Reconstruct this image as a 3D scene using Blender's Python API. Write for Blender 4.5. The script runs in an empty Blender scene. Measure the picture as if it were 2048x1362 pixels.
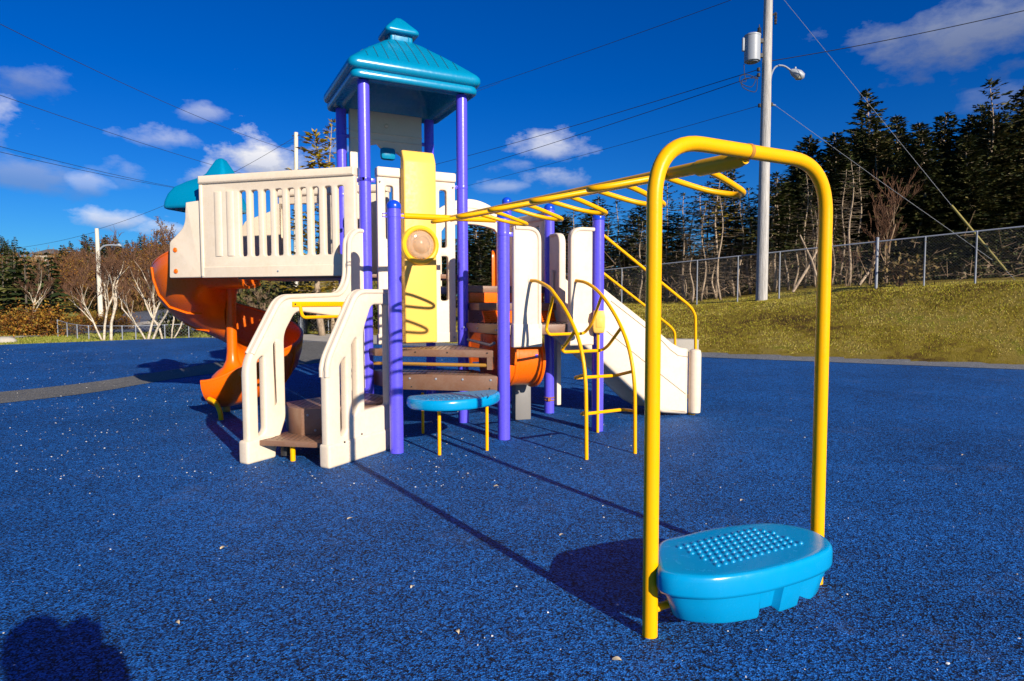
import bpy, bmesh, math, random
import numpy as np
from mathutils import Vector, Matrix
R_ = math.radians
S = bpy.context.scene
COL = S.collection
random.seed(7)
# ------------------------------------------------------------------ camera
F, PIT, ROL, SHY, CH = 1296.2, .0596, -.0024, .84, 1.48      # focal (px of a 2048 wide frame), pitch down, roll, centre shift, height
cp, sp, cr, sr = math.cos(PIT), math.sin(PIT), math.cos(ROL), math.sin(ROL)
X0, U0, FW = Vector((1, 0, 0)), Vector((0, sp, cp)), Vector((0, cp, -sp))
RT = X0 * cr + U0 * sr
UP = -X0 * sr + U0 * cr
CAM = Vector((0, 0, CH))
cam = bpy.data.cameras.new('camera')
camo = bpy.data.objects.new('camera', cam)
COL.objects.link(camo)
cam.sensor_width = 36; cam.lens = F / 2048 * 36; cam.shift_y = SHY / 2048
cam.clip_start = .05; cam.clip_end = 2000
camo.matrix_world = Matrix((( RT.x, UP.x, -FW.x, 0), (RT.y, UP.y, -FW.y, 0), (RT.z, UP.z, -FW.z, CH), (0, 0, 0, 1)))
S.camera = camo
# ------------------------------------------------------------------ sun, sky, exposure
S.view_settings.view_transform = 'Standard'; S.view_settings.look = 'None'
S.view_settings.exposure = 0.5; S.view_settings.gamma = 1
SUN_EL, SUN_AZ = R_(21.9), R_(146.5)          # azimuth of the sun, clockwise from +Y
sun = bpy.data.lights.new('sun', 'SUN'); sun.energy = 5.0; sun.angle = R_(.5); sun.color = (1, .91, .78)
suno = bpy.data.objects.new('sun', sun); COL.objects.link(suno)
sd = Vector((math.sin(SUN_AZ) * math.cos(SUN_EL), math.cos(SUN_AZ) * math.cos(SUN_EL), math.sin(SUN_EL)))
suno.rotation_euler = sd.to_track_quat('Z', 'Y').to_euler(); suno.location = sd * 60

def ray(x, y):
    return FW + RT * ((x - 1024) / F) - UP * ((y - 681 - SHY) / F)

class NT:
    def __init__(s, tree): s.t = tree; tree.nodes.clear()
    def n(s, typ, **k):
        nd = s.t.nodes.new(typ)
        for a, v in k.items():
            if a.startswith('i_'): nd.inputs[a[2:].replace('_', ' ')].default_value = v
            else: setattr(nd, a, v)
        return nd
    def l(s, a, b): s.t.links.new(a, b)
    def math(s, op, a, b=None, c=None, clamp=False):
        nd = s.t.nodes.new('ShaderNodeMath'); nd.operation = op; nd.use_clamp = clamp
        for i, v in enumerate((a, b, c)):
            if v is None: continue
            if isinstance(v, (int, float)): nd.inputs[i].default_value = v
            else: s.l(v, nd.inputs[i])
        return nd.outputs[0]
    def vmath(s, op, a, b):
        nd = s.t.nodes.new('ShaderNodeVectorMath'); nd.operation = op
        for i, v in enumerate((a, b)):
            if isinstance(v, (tuple, Vector)): nd.inputs[i].default_value = v
            else: s.l(v, nd.inputs[i])
        return nd.outputs['Value'] if op in ('DOT_PRODUCT', 'LENGTH') else nd.outputs[0]
    def mix(s, fac, a, b, mode='MIX'):
        nd = s.t.nodes.new('ShaderNodeMix'); nd.data_type = 'RGBA'; nd.blend_type = mode
        for idx, v in ((0, fac), (6, a), (7, b)):
            if isinstance(v, (int, float)): nd.inputs[idx].default_value = v
            elif isinstance(v, tuple): nd.inputs[idx].default_value = (*v, 1) if len(v) == 3 else v
            else: s.l(v, nd.inputs[idx])
        return nd.outputs[2]
    def ramp(s, fac, stops, interp='LINEAR'):
        nd = s.t.nodes.new('ShaderNodeValToRGB'); cr_ = nd.color_ramp; cr_.interpolation = interp
        while len(cr_.elements) > 1: cr_.elements.remove(cr_.elements[-1])
        for i, (p, c) in enumerate(stops):
            e = cr_.elements[0] if i == 0 else cr_.elements.new(p)
            e.position = p; e.color = (*c, 1) if not isinstance(c, (int, float)) else (c, c, c, 1)
        s.l(fac, nd.inputs[0]); return nd.outputs[0]

W = bpy.data.worlds.new('World'); S.world = W; W.use_nodes = True
w = NT(W.node_tree)
sky = w.n('ShaderNodeTexSky', sky_type='NISHITA', sun_disc=False, sun_elevation=SUN_EL, sun_rotation=SUN_AZ, altitude=50, air_density=1.0, dust_density=.15, ozone_density=3.5)
hs = w.n('ShaderNodeHueSaturation'); hs.inputs['Saturation'].default_value = 1.45; hs.inputs['Value'].default_value = 1.0; hs.inputs['Hue'].default_value = .502
w.l(sky.outputs[0], hs.inputs['Color'])
skyc = w.mix(1.0, hs.outputs[0], (.30, .82, 1.42), 'MULTIPLY')
tc = w.n('ShaderNodeTexCoord')
dirv = tc.outputs['Generated']
nz = w.n('ShaderNodeTexNoise'); nz.inputs['Scale'].default_value = 9; nz.inputs['Detail'].default_value = 9; nz.inputs['Roughness'].default_value = .62
mp = w.n('ShaderNodeMapping'); mp.inputs['Scale'].default_value = (1, 1, 1.9); w.l(dirv, mp.inputs[0]); w.l(mp.outputs[0], nz.inputs['Vector'])
nz2 = w.n('ShaderNodeTexNoise'); nz2.inputs['Scale'].default_value = 26; nz2.inputs['Detail'].default_value = 6; w.l(mp.outputs[0], nz2.inputs['Vector'])
nv = w.math('ADD', w.math('MULTIPLY', nz.outputs[0], .75), w.math('MULTIPLY', nz2.outputs[0], .25))
# clouds: centre, half width, half height (pixels of the photograph turned into directions), strength, flat base
CL = [(1950, 66, 235, 80, .8, .42), (530, 312, 135, 48, 1.15), (430, 345, 80, 30, .75), (330, 278, 100, 24, .5), (405, 228, 42, 20, .4), (55, 165, 75, 34, .4, .6),
      (30, 355, 100, 40, .45, .55), (225, 440, 75, 19, .7), (335, 460, 60, 22, .75), (1085, 300, 85, 30, .68), (1110, 350, 70, 24, .62), (1030, 330, 60, 18, .35), (2010, 205, 80, 34, .4, .45),
      (1010, 375, 60, 15, .35), (180, 365, 40, 20, .4), (260, 335, 60, 40, .35), (-300, 200, 260, 70, .7), (2500, 250, 300, 80, .7), (2900, 100, 300, 90, .8), (-900, 350, 300, 60, .8)]
dens = None; lit = None
for cl_ in CL:
    px, py, hw, hh, st = cl_[:5]; br = cl_[5] if len(cl_) > 5 else 1.
    c = ray(px, py).normalized(); rt = Vector((c.y, -c.x, 0)).normalized(); up = rt.cross(c)
    k = 1296 * (1 / c.dot(FW))
    a = w.math('MULTIPLY', w.vmath('DOT_PRODUCT', dirv, rt), k / hw)
    b = w.math('MULTIPLY', w.vmath('DOT_PRODUCT', dirv, up), k / hh)
    front = w.math('GREATER_THAN', w.vmath('DOT_PRODUCT', dirv, c), .2)
    r2 = w.math('ADD', w.math('MULTIPLY', a, a), w.math('MULTIPLY', b, b))
    m = w.math('MULTIPLY', w.math('SUBTRACT', 1.0, w.math('SQRT', r2)), front)
    m = w.math('MAXIMUM', m, -1.0)
    d = w.math('MULTIPLY', w.math('MULTIPLY_ADD', w.math('SUBTRACT', nv, .5), 6.4, w.math('MULTIPLY', m, 1.15)), .8, clamp=True)
    d = w.math('MULTIPLY', w.math('SMOOTH_MIN', d, 1.0, .2), st)
    d = w.math('MULTIPLY', d, front)
    l_ = w.math('MULTIPLY', w.math('MULTIPLY_ADD', b, .30 * br, .66 * br), d)
    dens = d if dens is None else w.math('MAXIMUM', dens, d)
    lit = l_ if lit is None else w.math('MAXIMUM', lit, l_)
dens = w.math('MINIMUM', dens, 1.0)
shade = w.math('DIVIDE', lit, w.math('MAXIMUM', dens, .001), clamp=True)
cloudc = w.ramp(shade, [(0.1, (1.0, 1.5, 3.2)), (.35, (4.2, 4.9, 7.0)), (.60, (9.5, 10., 11.8)), (.9, (15., 14.6, 14.4))])
full = w.mix(dens, skyc, cloudc)
bg = w.n('ShaderNodeBackground'); bg.inputs[1].default_value = .05
w.l(full, bg.inputs[0])
wo = w.n('ShaderNodeOutputWorld'); w.l(bg.outputs[0], wo.inputs[0])

# ------------------------------------------------------------------ materials
MATS = {}
def principled(name):
    m = bpy.data.materials.new(name); m.use_nodes = True
    nt = NT(m.node_tree); out = nt.n('ShaderNodeOutputMaterial'); b = nt.n('ShaderNodeBsdfPrincipled'); nt.l(b.outputs[0], out.inputs[0])
    return m, nt, b
def tcol(nt): return nt.n('ShaderNodeTexCoord').outputs['Object']
def noise(nt, vec, scale, detail=4, rough=.55):
    n = nt.n('ShaderNodeTexNoise'); n.inputs['Scale'].default_value = scale; n.inputs['Detail'].default_value = detail; n.inputs['Roughness'].default_value = rough
    nt.l(vec, n.inputs['Vector']); return n.outputs[0]
def bump(nt, b, h, strength, dist):
    n = nt.n('ShaderNodeBump'); n.inputs['Strength'].default_value = strength; n.inputs['Distance'].default_value = dist
    nt.l(h, n.inputs['Height']); nt.l(n.outputs[0], b.inputs['Normal'])
def plastic(name, c, rough=.35, coat=.0, dirt=.25, dirtc=(.25, .2, .13), bumps=.15, spec=.5, scale=1.0):
    if name in MATS: return MATS[name]
    m, nt, b = principled(name); v = tcol(nt)
    n1 = noise(nt, v, 2.3 * scale, 6, .65); n2 = noise(nt, v, 26 * scale, 5, .6); n3 = noise(nt, v, 140 * scale, 2)
    fac = nt.math('MULTIPLY', nt.ramp(nt.math('MULTIPLY_ADD', n2, .35, nt.math('MULTIPLY', n1, .65)), [(.44, 0.), (.7, 1.)]), dirt)
    c1 = nt.mix(n1, tuple(x * .93 for x in c), tuple(min(1, x * 1.05) for x in c))
    scr = nt.n('ShaderNodeTexVoronoi'); scr.inputs['Scale'].default_value = 21 * scale; nt.l(v, scr.inputs['Vector'])
    sp_ = nt.math('MULTIPLY', nt.math('LESS_THAN', scr.outputs[0], .07), dirt * 1.3)
    col = nt.mix(fac, c1, dirtc)
    col = nt.mix(sp_, col, tuple(x * .45 for x in dirtc))
    nt.l(col, b.inputs['Base Color'])
    nt.l(nt.math('MULTIPLY_ADD', n2, .3, rough - .15, clamp=True), b.inputs['Roughness'])
    b.inputs['Specular IOR Level'].default_value = spec; b.inputs['Coat Weight'].default_value = coat; b.inputs['Coat Roughness'].default_value = .15
    bump(nt, b, nt.math('ADD', n3, nt.math('MULTIPLY', n2, 2.)), bumps, .002)
    MATS[name] = m; return m
BEIGE = plastic('beige_plastic', (.77, .64, .485), .5, spec=.28, dirt=.34, dirtc=(.50, .36, .20))
TEAL = plastic('teal_plastic', (.0, .22, .39), .26, dirt=.05, bumps=.05, dirtc=(.03, .2, .3))
CYAN = plastic('cyan_plastic', (.0, .275, .55), .24, dirt=.06, bumps=.06, dirtc=(.05, .25, .4))
TEALSHADE = plastic('groove_shade_teal', (.0, .07, .12), .6)  # dark teal: shade of the roof grooves put into the colour
ORANGE = plastic('orange_plastic', (.87, .138, .0), .3, dirt=.07, bumps=.06, spec=.35, dirtc=(.4, .1, .02))
PURPLE = plastic('purple_paint', (.105, .082, .74), .3, coat=.3, dirt=.1, dirtc=(.1, .08, .3))
CAPB = plastic('blue_cap', (.005, .06, .62), .25, dirt=.05)
YELLOW = plastic('yellow_paint', (.90, .425, .0), .33, coat=.0, dirt=.12, dirtc=(.45, .2, .02), spec=.22)
YPLAS = plastic('yellow_plastic', (.88, .51, .095), .42, dirt=.12, dirtc=(.6, .35, .05), spec=.25)
RUSTY = plastic('rusty_paint', (.34, .13, .02), .7, dirt=.6, dirtc=(.1, .03, .01))
BROWN = plastic('brown_coated_steel', (.21, .105, .06), .4, dirt=.35, dirtc=(.30, .24, .19), bumps=.4, scale=2)
STEEL = plastic('galvanised_steel', (.27, .29, .33), .45, dirt=.3, dirtc=(.25, .26, .28)); 
STEELD = plastic('dull_wire', (.13, .14, .15), .5, dirt=.2)
GREYM = plastic('grey_paint', (.30, .33, .37), .45, dirt=.2, dirtc=(.3, .2, .12))
BLACK = plastic('black_rubber', (.015, .015, .017), .6, dirt=.1)
CONC = plastic('concrete', (.45, .41, .34), .9, dirt=.5, dirtc=(.2, .17, .12), bumps=.6)
GUARD = plastic('guy_guard_yellow', (.30, .24, .05), .5, dirt=.4, dirtc=(.1, .08, .04))
BEIGESHADE = plastic('shaded_beige_plastic', (.2, .19, .18), .5, dirt=.3, dirtc=(.2, .18, .15))  # beige darkened: the shade under the middle deck is put into the colour

def mat_bubble():
    m, nt, b = principled('bubble_plastic'); v = tcol(nt)
    n1 = noise(nt, v, 9, 4)
    nt.l(nt.mix(n1, (.62, .40, .24), (.85, .68, .5)), b.inputs['Base Color'])
    b.inputs['Roughness'].default_value = .09; b.inputs['Coat Weight'].default_value = 1; b.inputs['Coat Roughness'].default_value = .04
    b.inputs['Transmission Weight'].default_value = .55; b.inputs['IOR'].default_value = 1.2
    return m
BUBBLE = mat_bubble()
def mat_rubber(name, dark, mid, hi, p_dark):
    m, nt, b = principled(name); v = tcol(nt)
    vo = nt.n('ShaderNodeTexVoronoi'); vo.inputs['Scale'].default_value = 135; nt.l(v, vo.inputs['Vector'])
    vo2 = nt.n('ShaderNodeTexVoronoi'); vo2.inputs['Scale'].default_value = 66; nt.l(v, vo2.inputs['Vector'])
    sx = nt.n('ShaderNodeSeparateColor'); nt.l(vo.outputs['Color'], sx.inputs[0])
    sx2 = nt.n('ShaderNodeSeparateColor'); nt.l(vo2.outputs['Color'], sx2.inputs[0])
    g = nt.math('ADD', nt.math('MULTIPLY', sx.outputs[0], .72), nt.math('MULTIPLY', sx2.outputs[0], .28))
    big = noise(nt, v, .55, 5, .6); med = noise(nt, v, 5, 5, .65)
    g = nt.math('ADD', g, nt.math('MULTIPLY', nt.math('SUBTRACT', nt.math('ADD', big, nt.math('MULTIPLY', med, .6)), .8), .35))
    c = nt.ramp(g, [(p_dark - .12, dark), (p_dark + .1, mid), (.72, hi), (.95, tuple(min(1, x * 1.5 + .02) for x in hi))])
    # pale worn dust
    dust = nt.ramp(nt.math('ADD', nt.math('MULTIPLY', noise(nt, v, 1.7, 8, .7), .8), nt.math('MULTIPLY', noise(nt, v, 60, 2), .25)), [(.58, 0.), (.8, .33)])
    c = nt.mix(dust, c, (.16, .19, .26))
    nt.l(c, b.inputs['Base Color'])
    b.inputs['Roughness'].default_value = .72; b.inputs['Specular IOR Level'].default_value = .25
    bump(nt, b, nt.math('ADD', vo.outputs['Distance'], nt.math('MULTIPLY', vo2.outputs['Distance'], .5)), .5, .008)
    return m
RUBBER = mat_rubber('blue_rubber', (.001, .003, .009), (.0025, .044, .175), (.0075, .130, .44), .36)
RUBGREY = mat_rubber('grey_rubber', (.06, .058, .05), (.125, .12, .10), (.20, .19, .165), .3)
RUBEDGE = mat_rubber('grey_border', (.07, .072, .075), (.15, .155, .16), (.24, .245, .25), .3)
ASPH = mat_rubber('asphalt', (.06, .065, .075), (.11, .12, .135), (.17, .18, .2), .3)
def mat_grass():
    m, nt, b = principled('grass_turf'); v = tcol(nt)
    a = noise(nt, v, .5, 6, .65); c = noise(nt, v, 4, 6, .7); d = noise(nt, v, 40, 4, .7)
    f = nt.math('ADD', nt.math('MULTIPLY', a, .6), nt.math('ADD', nt.math('MULTIPLY', c, .28), nt.math('MULTIPLY', d, .2)))
    col = nt.ramp(f, [(.38, (.06, .038, .014)), (.46, (.15, .095, .022)), (.53, (.25, .19, .02)), (.60, (.30, .22, .05)), (.70, (.19, .19, .015))])
    nt.l(col, b.inputs['Base Color']); b.inputs['Roughness'].default_value = .95; b.inputs['Specular IOR Level'].default_value = .1
    bump(nt, b, nt.math('ADD', c, d), 1., .08); return m
GRASS = mat_grass()
def mat_leaf(name, stops, rough=.7, trans=0):
    m, nt, b = principled(name)
    g = nt.n('ShaderNodeNewGeometry'); oi = nt.n('ShaderNodeObjectInfo')
    f = nt.math('FRACT', nt.math('ADD', g.outputs['Random Per Island'], nt.math('MULTIPLY', oi.outputs['Random'], .0)))
    f = nt.math('MULTIPLY_ADD', nt.math('SUBTRACT', oi.outputs['Random'], .5), .25, f, clamp=True)
    nt.l(nt.ramp(f, stops), b.inputs['Base Color']); b.inputs['Roughness'].default_value = rough; b.inputs['Specular IOR Level'].default_value = .2
    return m
SPRUCE = mat_leaf('spruce_needles', [(0, (.012, .022, .008)), (.4, (.035, .052, .014)), (.75, (.085, .095, .024)), (1, (.16, .135, .04))])
SPRUCED = mat_leaf('dark_spruce_needles', [(0, (.014, .022, .009)), (.5, (.05, .060, .017)), (.8, (.11, .105, .03)), (1, (.20, .155, .06))])
LARCH = mat_leaf('larch_needles', [(0, (.16, .12, .01)), (.5, (.36, .24, .012)), (.8, (.52, .36, .02)), (1, (.22, .22, .03))])
def mat_blade():
    m, nt, b_ = principled('grass_blades'); g = nt.n('ShaderNodeNewGeometry'); v = tcol(nt)
    a = noise(nt, v, .5, 5, .62); c = noise(nt, v, 3.4, 6, .75)
    f = nt.math('ADD', nt.math('MULTIPLY', a, .5), nt.math('ADD', nt.math('MULTIPLY', c, .5), nt.math('MULTIPLY', nt.math('SUBTRACT', g.outputs['Random Per Island'], .5), .3)))
    f = nt.math('MULTIPLY_ADD', nt.math('SUBTRACT', f, .5), 1.7, .5)
    nt.l(nt.ramp(f, [(.26, (.08, .05, .016)), (.38, (.26, .17, .035)), (.47, (.40, .30, .04)), (.54, (.34, .32, .016)), (.62, (.29, .31, .014)), (.74, (.52, .41, .13))]), b_.inputs['Base Color'])
    b_.inputs['Roughness'].default_value = .85; b_.inputs['Specular IOR Level'].default_value = .15; return m
BLADE = mat_blade()
LAWN = mat_leaf('lawn_blades', [(0, (.08, .11, .012)), (.5, (.17, .20, .02)), (1, (.3, .26, .06))])
SHRUB = mat_leaf('autumn_shrub_leaves', [(0, (.12, .04, .01)), (.4, (.26, .10, .012)), (.7, (.34, .18, .02)), (1, (.2, .16, .03))])
DRYB = mat_leaf('dry_brown_leaves', [(0, (.06, .045, .02)), (.5, (.15, .11, .04)), (1, (.26, .17, .06))])
GREENB = mat_leaf('evergreen_shrub_leaves', [(0, (.02, .035, .01)), (.6, (.06, .075, .02)), (1, (.14, .12, .04))])
LEAFM = mat_leaf('fallen_leaf_tan', [(0, (.5, .36, .16)), (1, (.72, .6, .42))])
CHIP = mat_leaf('pale_chips', [(0, (.32, .28, .24)), (.6, (.6, .57, .52)), (1, (.8, .78, .74))])
def mat_bark(name, c1, c2, sc=6, stretch=.25):
    m, nt, b = principled(name); v = tcol(nt)
    mp_ = nt.n('ShaderNodeMapping'); mp_.inputs['Scale'].default_value = (1, 1, stretch); nt.l(v, mp_.inputs[0])
    a = noise(nt, mp_.outputs[0], sc, 6, .7); d = noise(nt, mp_.outputs[0], sc * 6, 4, .7)
    nt.l(nt.ramp(nt.math('ADD', nt.math('MULTIPLY', a, .6), nt.math('MULTIPLY', d, .4)), [(.38, c1), (.62, c2)]), b.inputs['Base Color'])
    b.inputs['Roughness'].default_value = .9; bump(nt, b, nt.math('ADD', a, d), .7, .02); return m
BARK = mat_bark('spruce_bark', (.17, .12, .08), (.50, .38, .26))
BARKD = mat_bark('dark_bark', (.05, .04, .03), (.14, .11, .08))
BIRCH = mat_bark('birch_bark', (.30, .23, .15), (.78, .68, .52), 5, 1.6)
TWIG = mat_bark('twig_bark', (.07, .03, .014), (.16, .075, .035), 3)
TWIGP = mat_bark('pale_twig_bark', (.13, .085, .05), (.30, .20, .12), 3)
POLEW = mat_bark('weathered_pole_wood', (.26, .24, .22), (.58, .55, .51), 14, .05)
POLEP = mat_bark('pale_pole_wood', (.5, .45, .36), (.78, .72, .6), 10, .08)
WIRE = plastic('wire_dark', (.03, .03, .035), .6, dirt=0)
WIREG = plastic('wire_grey', (.22, .23, .25), .5, dirt=0)
SIDING = plastic('pale_siding', (.5, .45, .38), .7); ROOFG = plastic('grey_shingle', (.12, .11, .1), .8)
GLASSD = plastic('dark_window', (.03, .035, .04), .15, dirt=0)
CLOTH = plastic('dark_jacket', (.02, .025, .04), .9, dirt=.1); JEANS = plastic('blue_jeans', (.03, .05, .11), .9, dirt=.2); SKIN = plastic('skin', (.55, .33, .24), .5, dirt=0); HAIR = plastic('brown_hair', (.05, .03, .02), .6, dirt=0)

# ------------------------------------------------------------------ mesh helpers
def vv(p): return Vector((p[0], p[1], p[2]))
def catmull(P, n=8, closed=False):
    P = [vv(p) for p in P]; out = []; N = len(P)
    rng = range(N) if closed else range(N - 1)
    for i in rng:
        p0 = P[(i - 1) % N] if (closed or i > 0) else P[0] * 2 - P[1]
        p1 = P[i]; p2 = P[(i + 1) % N]
        p3 = P[(i + 2) % N] if (closed or i + 2 < N) else p2 * 2 - p1
        for k in range(n):
            t = k / n
            out.append(.5 * ((2 * p1) + (p2 - p0) * t + (2 * p0 - 5 * p1 + 4 * p2 - p3) * t * t + (3 * p1 - p0 - 3 * p2 + p3) * t ** 3))
    if not closed: out.append(P[-1])
    return out
def roundpath(P, r, n=6):
    """polyline with its inner corners rounded by radius r"""
    P = [vv(p) for p in P]; out = [P[0]]
    for i in range(1, len(P) - 1):
        a, b, c = P[i - 1], P[i], P[i + 1]
        d = min(r, (a - b).length * .48, (c - b).length * .48)
        s_, e_ = b + (a - b).normalized() * d, b + (c - b).normalized() * d
        for k in range(n + 1):
            t = k / n; out.append(s_ * (1 - t) ** 2 + b * 2 * t * (1 - t) + e_ * t * t)
    out.append(P[-1]); return out
def fillet(P, r, n=5):
    """closed 2D outline; points are (x, y) or (x, y, own radius)"""
    out = []; N = len(P)
    for i in range(N):
        a = Vector(P[i - 1][:2]); b = Vector(P[i][:2]); c = Vector(P[(i + 1) % N][:2]); rr = P[i][2] if len(P[i]) > 2 else r
        d = min(rr, (a - b).length * .48, (c - b).length * .48)
        if d < 1e-4: out.append((b.x, b.y)); continue
        s_, e_ = b + (a - b).normalized() * d, b + (c - b).normalized() * d
        for k in range(n + 1):
            t = k / n; q = s_ * (1 - t) ** 2 + b * 2 * t * (1 - t) + e_ * t * t; out.append((q.x, q.y))
    return out

def smooth_(a, b, x):
    t = min(1, max(0, (x - a) / (b - a))); return t * t * (3 - 2 * t)
class MB:
    def __init__(s): s.v = []; s.f = []
    def add(s, verts, faces):
        o = len(s.v); s.v.extend([tuple(p) for p in verts]); s.f.extend([tuple(i + o for i in f) for f in faces]); return s
    def tube(s, P, r, seg=12, closed=False, cap=True):
        P = [vv(p) for p in P]; N = len(P)
        rad = r if isinstance(r, (list, tuple)) else [r] * N
        up = None; rings = []
        for i in range(N):
            if closed: t = P[(i + 1) % N] - P[i - 1]
            else: t = P[min(i + 1, N - 1)] - P[max(i - 1, 0)]
            t = t.normalized() if t.length > 1e-9 else Vector((0, 0, 1))
            if up is None:
                up = Vector((0, 0, 1)) if abs(t.z) < .9 else Vector((1, 0, 0))
            a = t.cross(up)
            if a.length < 1e-6: a = t.orthogonal()
            a.normalize(); up = a.cross(t).normalized()
            rings.append([P[i] + a * math.cos(2 * math.pi * k / seg) * rad[i] + up * math.sin(2 * math.pi * k / seg) * rad[i] for k in range(seg)])
        V = [p for rg in rings for p in rg]; Fc = []
        for i in range(N if closed else N - 1):
            j = (i + 1) % N
            for k in range(seg):
                k2 = (k + 1) % seg
                Fc.append((i * seg + k, i * seg + k2, j * seg + k2, j * seg + k))
        if cap and not closed:
            Fc.append(tuple(range(seg))[::-1]); Fc.append(tuple((N - 1) * seg + k for k in range(seg)))
        return s.add(V, Fc)
    def lathe(s, c, prof, seg=20, axis=Vector((0, 0, 1)), xdir=None):
        """prof: list of (radius, height along axis)"""
        axis = axis.normalized(); a = (xdir or axis.orthogonal()).normalized(); b = axis.cross(a); c = vv(c)
        V = []; Fc = []
        for (r, h) in prof:
            for k in range(seg):
                t = 2 * math.pi * k / seg; V.append(c + axis * h + (a * math.cos(t) + b * math.sin(t)) * r)
        for i in range(len(prof) - 1):
            for k in range(seg):
                k2 = (k + 1) % seg; Fc.append((i * seg + k, i * seg + k2, (i + 1) * seg + k2, (i + 1) * seg + k))
        if prof[0][0] > 1e-4: Fc.append(tuple(range(seg))[::-1])
        if prof[-1][0] > 1e-4: Fc.append(tuple((len(prof) - 1) * seg + k for k in range(seg)))
        return s.add(V, Fc)
    def loft(s, rings, closed=True, cap=(True, True)):
        n = len(rings[0]); V = [p for r in rings for p in r]; Fc = []
        for i in range(len(rings) - 1):
            for k in range(n if closed else n - 1):
                k2 = (k + 1) % n; Fc.append((i * n + k, i * n + k2, (i + 1) * n + k2, (i + 1) * n + k))
        if cap[0]: Fc.append(tuple(range(n))[::-1])
        if cap[1]: Fc.append(tuple((len(rings) - 1) * n + k for k in range(n)))
        return s.add(V, Fc)
    def prism(s, poly, z0, z1):
        n = len(poly); return s.loft([[(p[0], p[1], z0) for p in poly], [(p[0], p[1], z1) for p in poly]])
    def box(s, o, ex, ey, ez):
        """box from corner o with edge vectors"""
        o, ex, ey, ez = vv(o), vv(ex), vv(ey), vv(ez)
        V = [o, o + ex, o + ex + ey, o + ey]; V += [p + ez for p in V]
        return s.add(V, [(3, 2, 1, 0), (4, 5, 6, 7), (0, 1, 5, 4), (1, 2, 6, 5), (2, 3, 7, 6), (3, 0, 4, 7)])
    def build(s, name, mat, parent=None, bevel=0, smooth=35, segs=2, fix=True):
        me = bpy.data.meshes.new(name); me.from_pydata(s.v, [], s.f)
        if fix or bevel:
            bm = bmesh.new(); bm.from_mesh(me)
            if fix: bmesh.ops.recalc_face_normals(bm, faces=bm.faces)
            if bevel:
                ed = [e for e in bm.edges if len(e.link_faces) == 2 and e.calc_face_angle(0) > R_(30)]
                bmesh.ops.bevel(bm, geom=ed, offset=bevel, segments=segs, affect='EDGES', profile=.5, clamp_overlap=True)
            bm.to_mesh(me); bm.free()
        return link(name, me, mat, parent, smooth)
def link(name, me, mat, parent=None, smooth=35):
    if mat: me.materials.append(mat)
    if smooth:
        me.shade_smooth(); me.set_sharp_from_angle(angle=R_(smooth))
    o = bpy.data.objects.new(name, me); COL.objects.link(o)
    if parent: adopt(o, parent)
    return o
def adopt(o, parent):
    o.parent = parent; r = parent
    M = Matrix.Identity(4)
    ch = []
    while r is not None: ch.append(r); r = r.parent
    for q in reversed(ch): M = M @ (q.matrix_parent_inverse if q.parent else Matrix.Identity(4)) @ (Matrix.Translation(q.location) @ q.rotation_euler.to_matrix().to_4x4())
    o.matrix_parent_inverse = M.inverted()
def tag(o, label, cat=None, group=None, kind=None):
    if label: o['label'] = label
    if cat: o['category'] = cat
    if group: o['group'] = group
    if kind: o['kind'] = kind
    return o
def empty(name, loc, label, cat, group=None):
    o = bpy.data.objects.new(name, None); COL.objects.link(o); o.location = loc; o.empty_display_size = .2
    return tag(o, label, cat, group)
def G(x, y, z=0.):
    d = ray(x, y); return CAM + d * ((z - CH) / d.z)
def atY(x, y, Y):
    d = ray(x, y); return CAM + d * (Y / d.y)
class PL:
    """vertical plane through two ground points; s runs from A to B, off is positive towards the camera"""
    def __init__(s, A, B):
        s.A = Vector(A[:2]); s.e = (Vector(B[:2]) - s.A).normalized(); s.n = Vector((-s.e.y, s.e.x))
        if s.n.dot(-s.A) < 0: s.n = -s.n
    def sz(s, x, y, off=0):
        d = ray(x, y); A = s.A + s.n * off; t = A.dot(s.n) / (d.xy.dot(s.n)); q = CAM + d * t
        return ((q.xy - A).dot(s.e), q.z)
    def w(s, a, z, off=0):
        q = s.A + s.e * a + s.n * off; return Vector((q.x, q.y, z))
    def px(s, x, y, off=0): return s.w(*s.sz(x, y, off), off)
    def pts(s, L): return [(*s.sz(p[0], p[1]), *p[2:]) for p in L]
def panel(name, pl, outer, holes, thick, bev, mat, parent, off=0.):
    """extruded plate with rounded edges and openings; its middle plane lies at off"""
    cu = bpy.data.curves.new(name, 'CURVE'); cu.dimensions = '2D'; cu.fill_mode = 'BOTH'
    cu.extrude = thick / 2 - bev; cu.bevel_depth = bev; cu.bevel_resolution = 2; cu.offset = -bev
    for L in [outer] + list(holes):
        sp_ = cu.splines.new('POLY'); sp_.points.add(len(L) - 1); sp_.use_cyclic_u = True
        for p, q in zip(sp_.points, L): p.co = (q[0], q[1], 0, 1)
    o = bpy.data.objects.new('tmp', cu); COL.objects.link(o)
    dg = bpy.context.evaluated_depsgraph_get(); dg.update()
    me = bpy.data.meshes.new_from_object(o.evaluated_get(dg)); me.name = name
    bpy.data.objects.remove(o); bpy.data.curves.remove(cu)
    bm = bmesh.new(); bm.from_mesh(me); bmesh.ops.remove_doubles(bm, verts=bm.verts, dist=1e-5)
    for v in bm.verts: v.co = pl.w(v.co.x, v.co.y, off + v.co.z)
    bmesh.ops.recalc_face_normals(bm, faces=bm.faces); bm.to_mesh(me); bm.free(); me.materials.clear()
    return link(name, me, mat, parent, 40)
def rectsz(a0, z0, a1, z1): return [(a0, z0), (a1, z0), (a1, z1), (a0, z1)]

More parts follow.
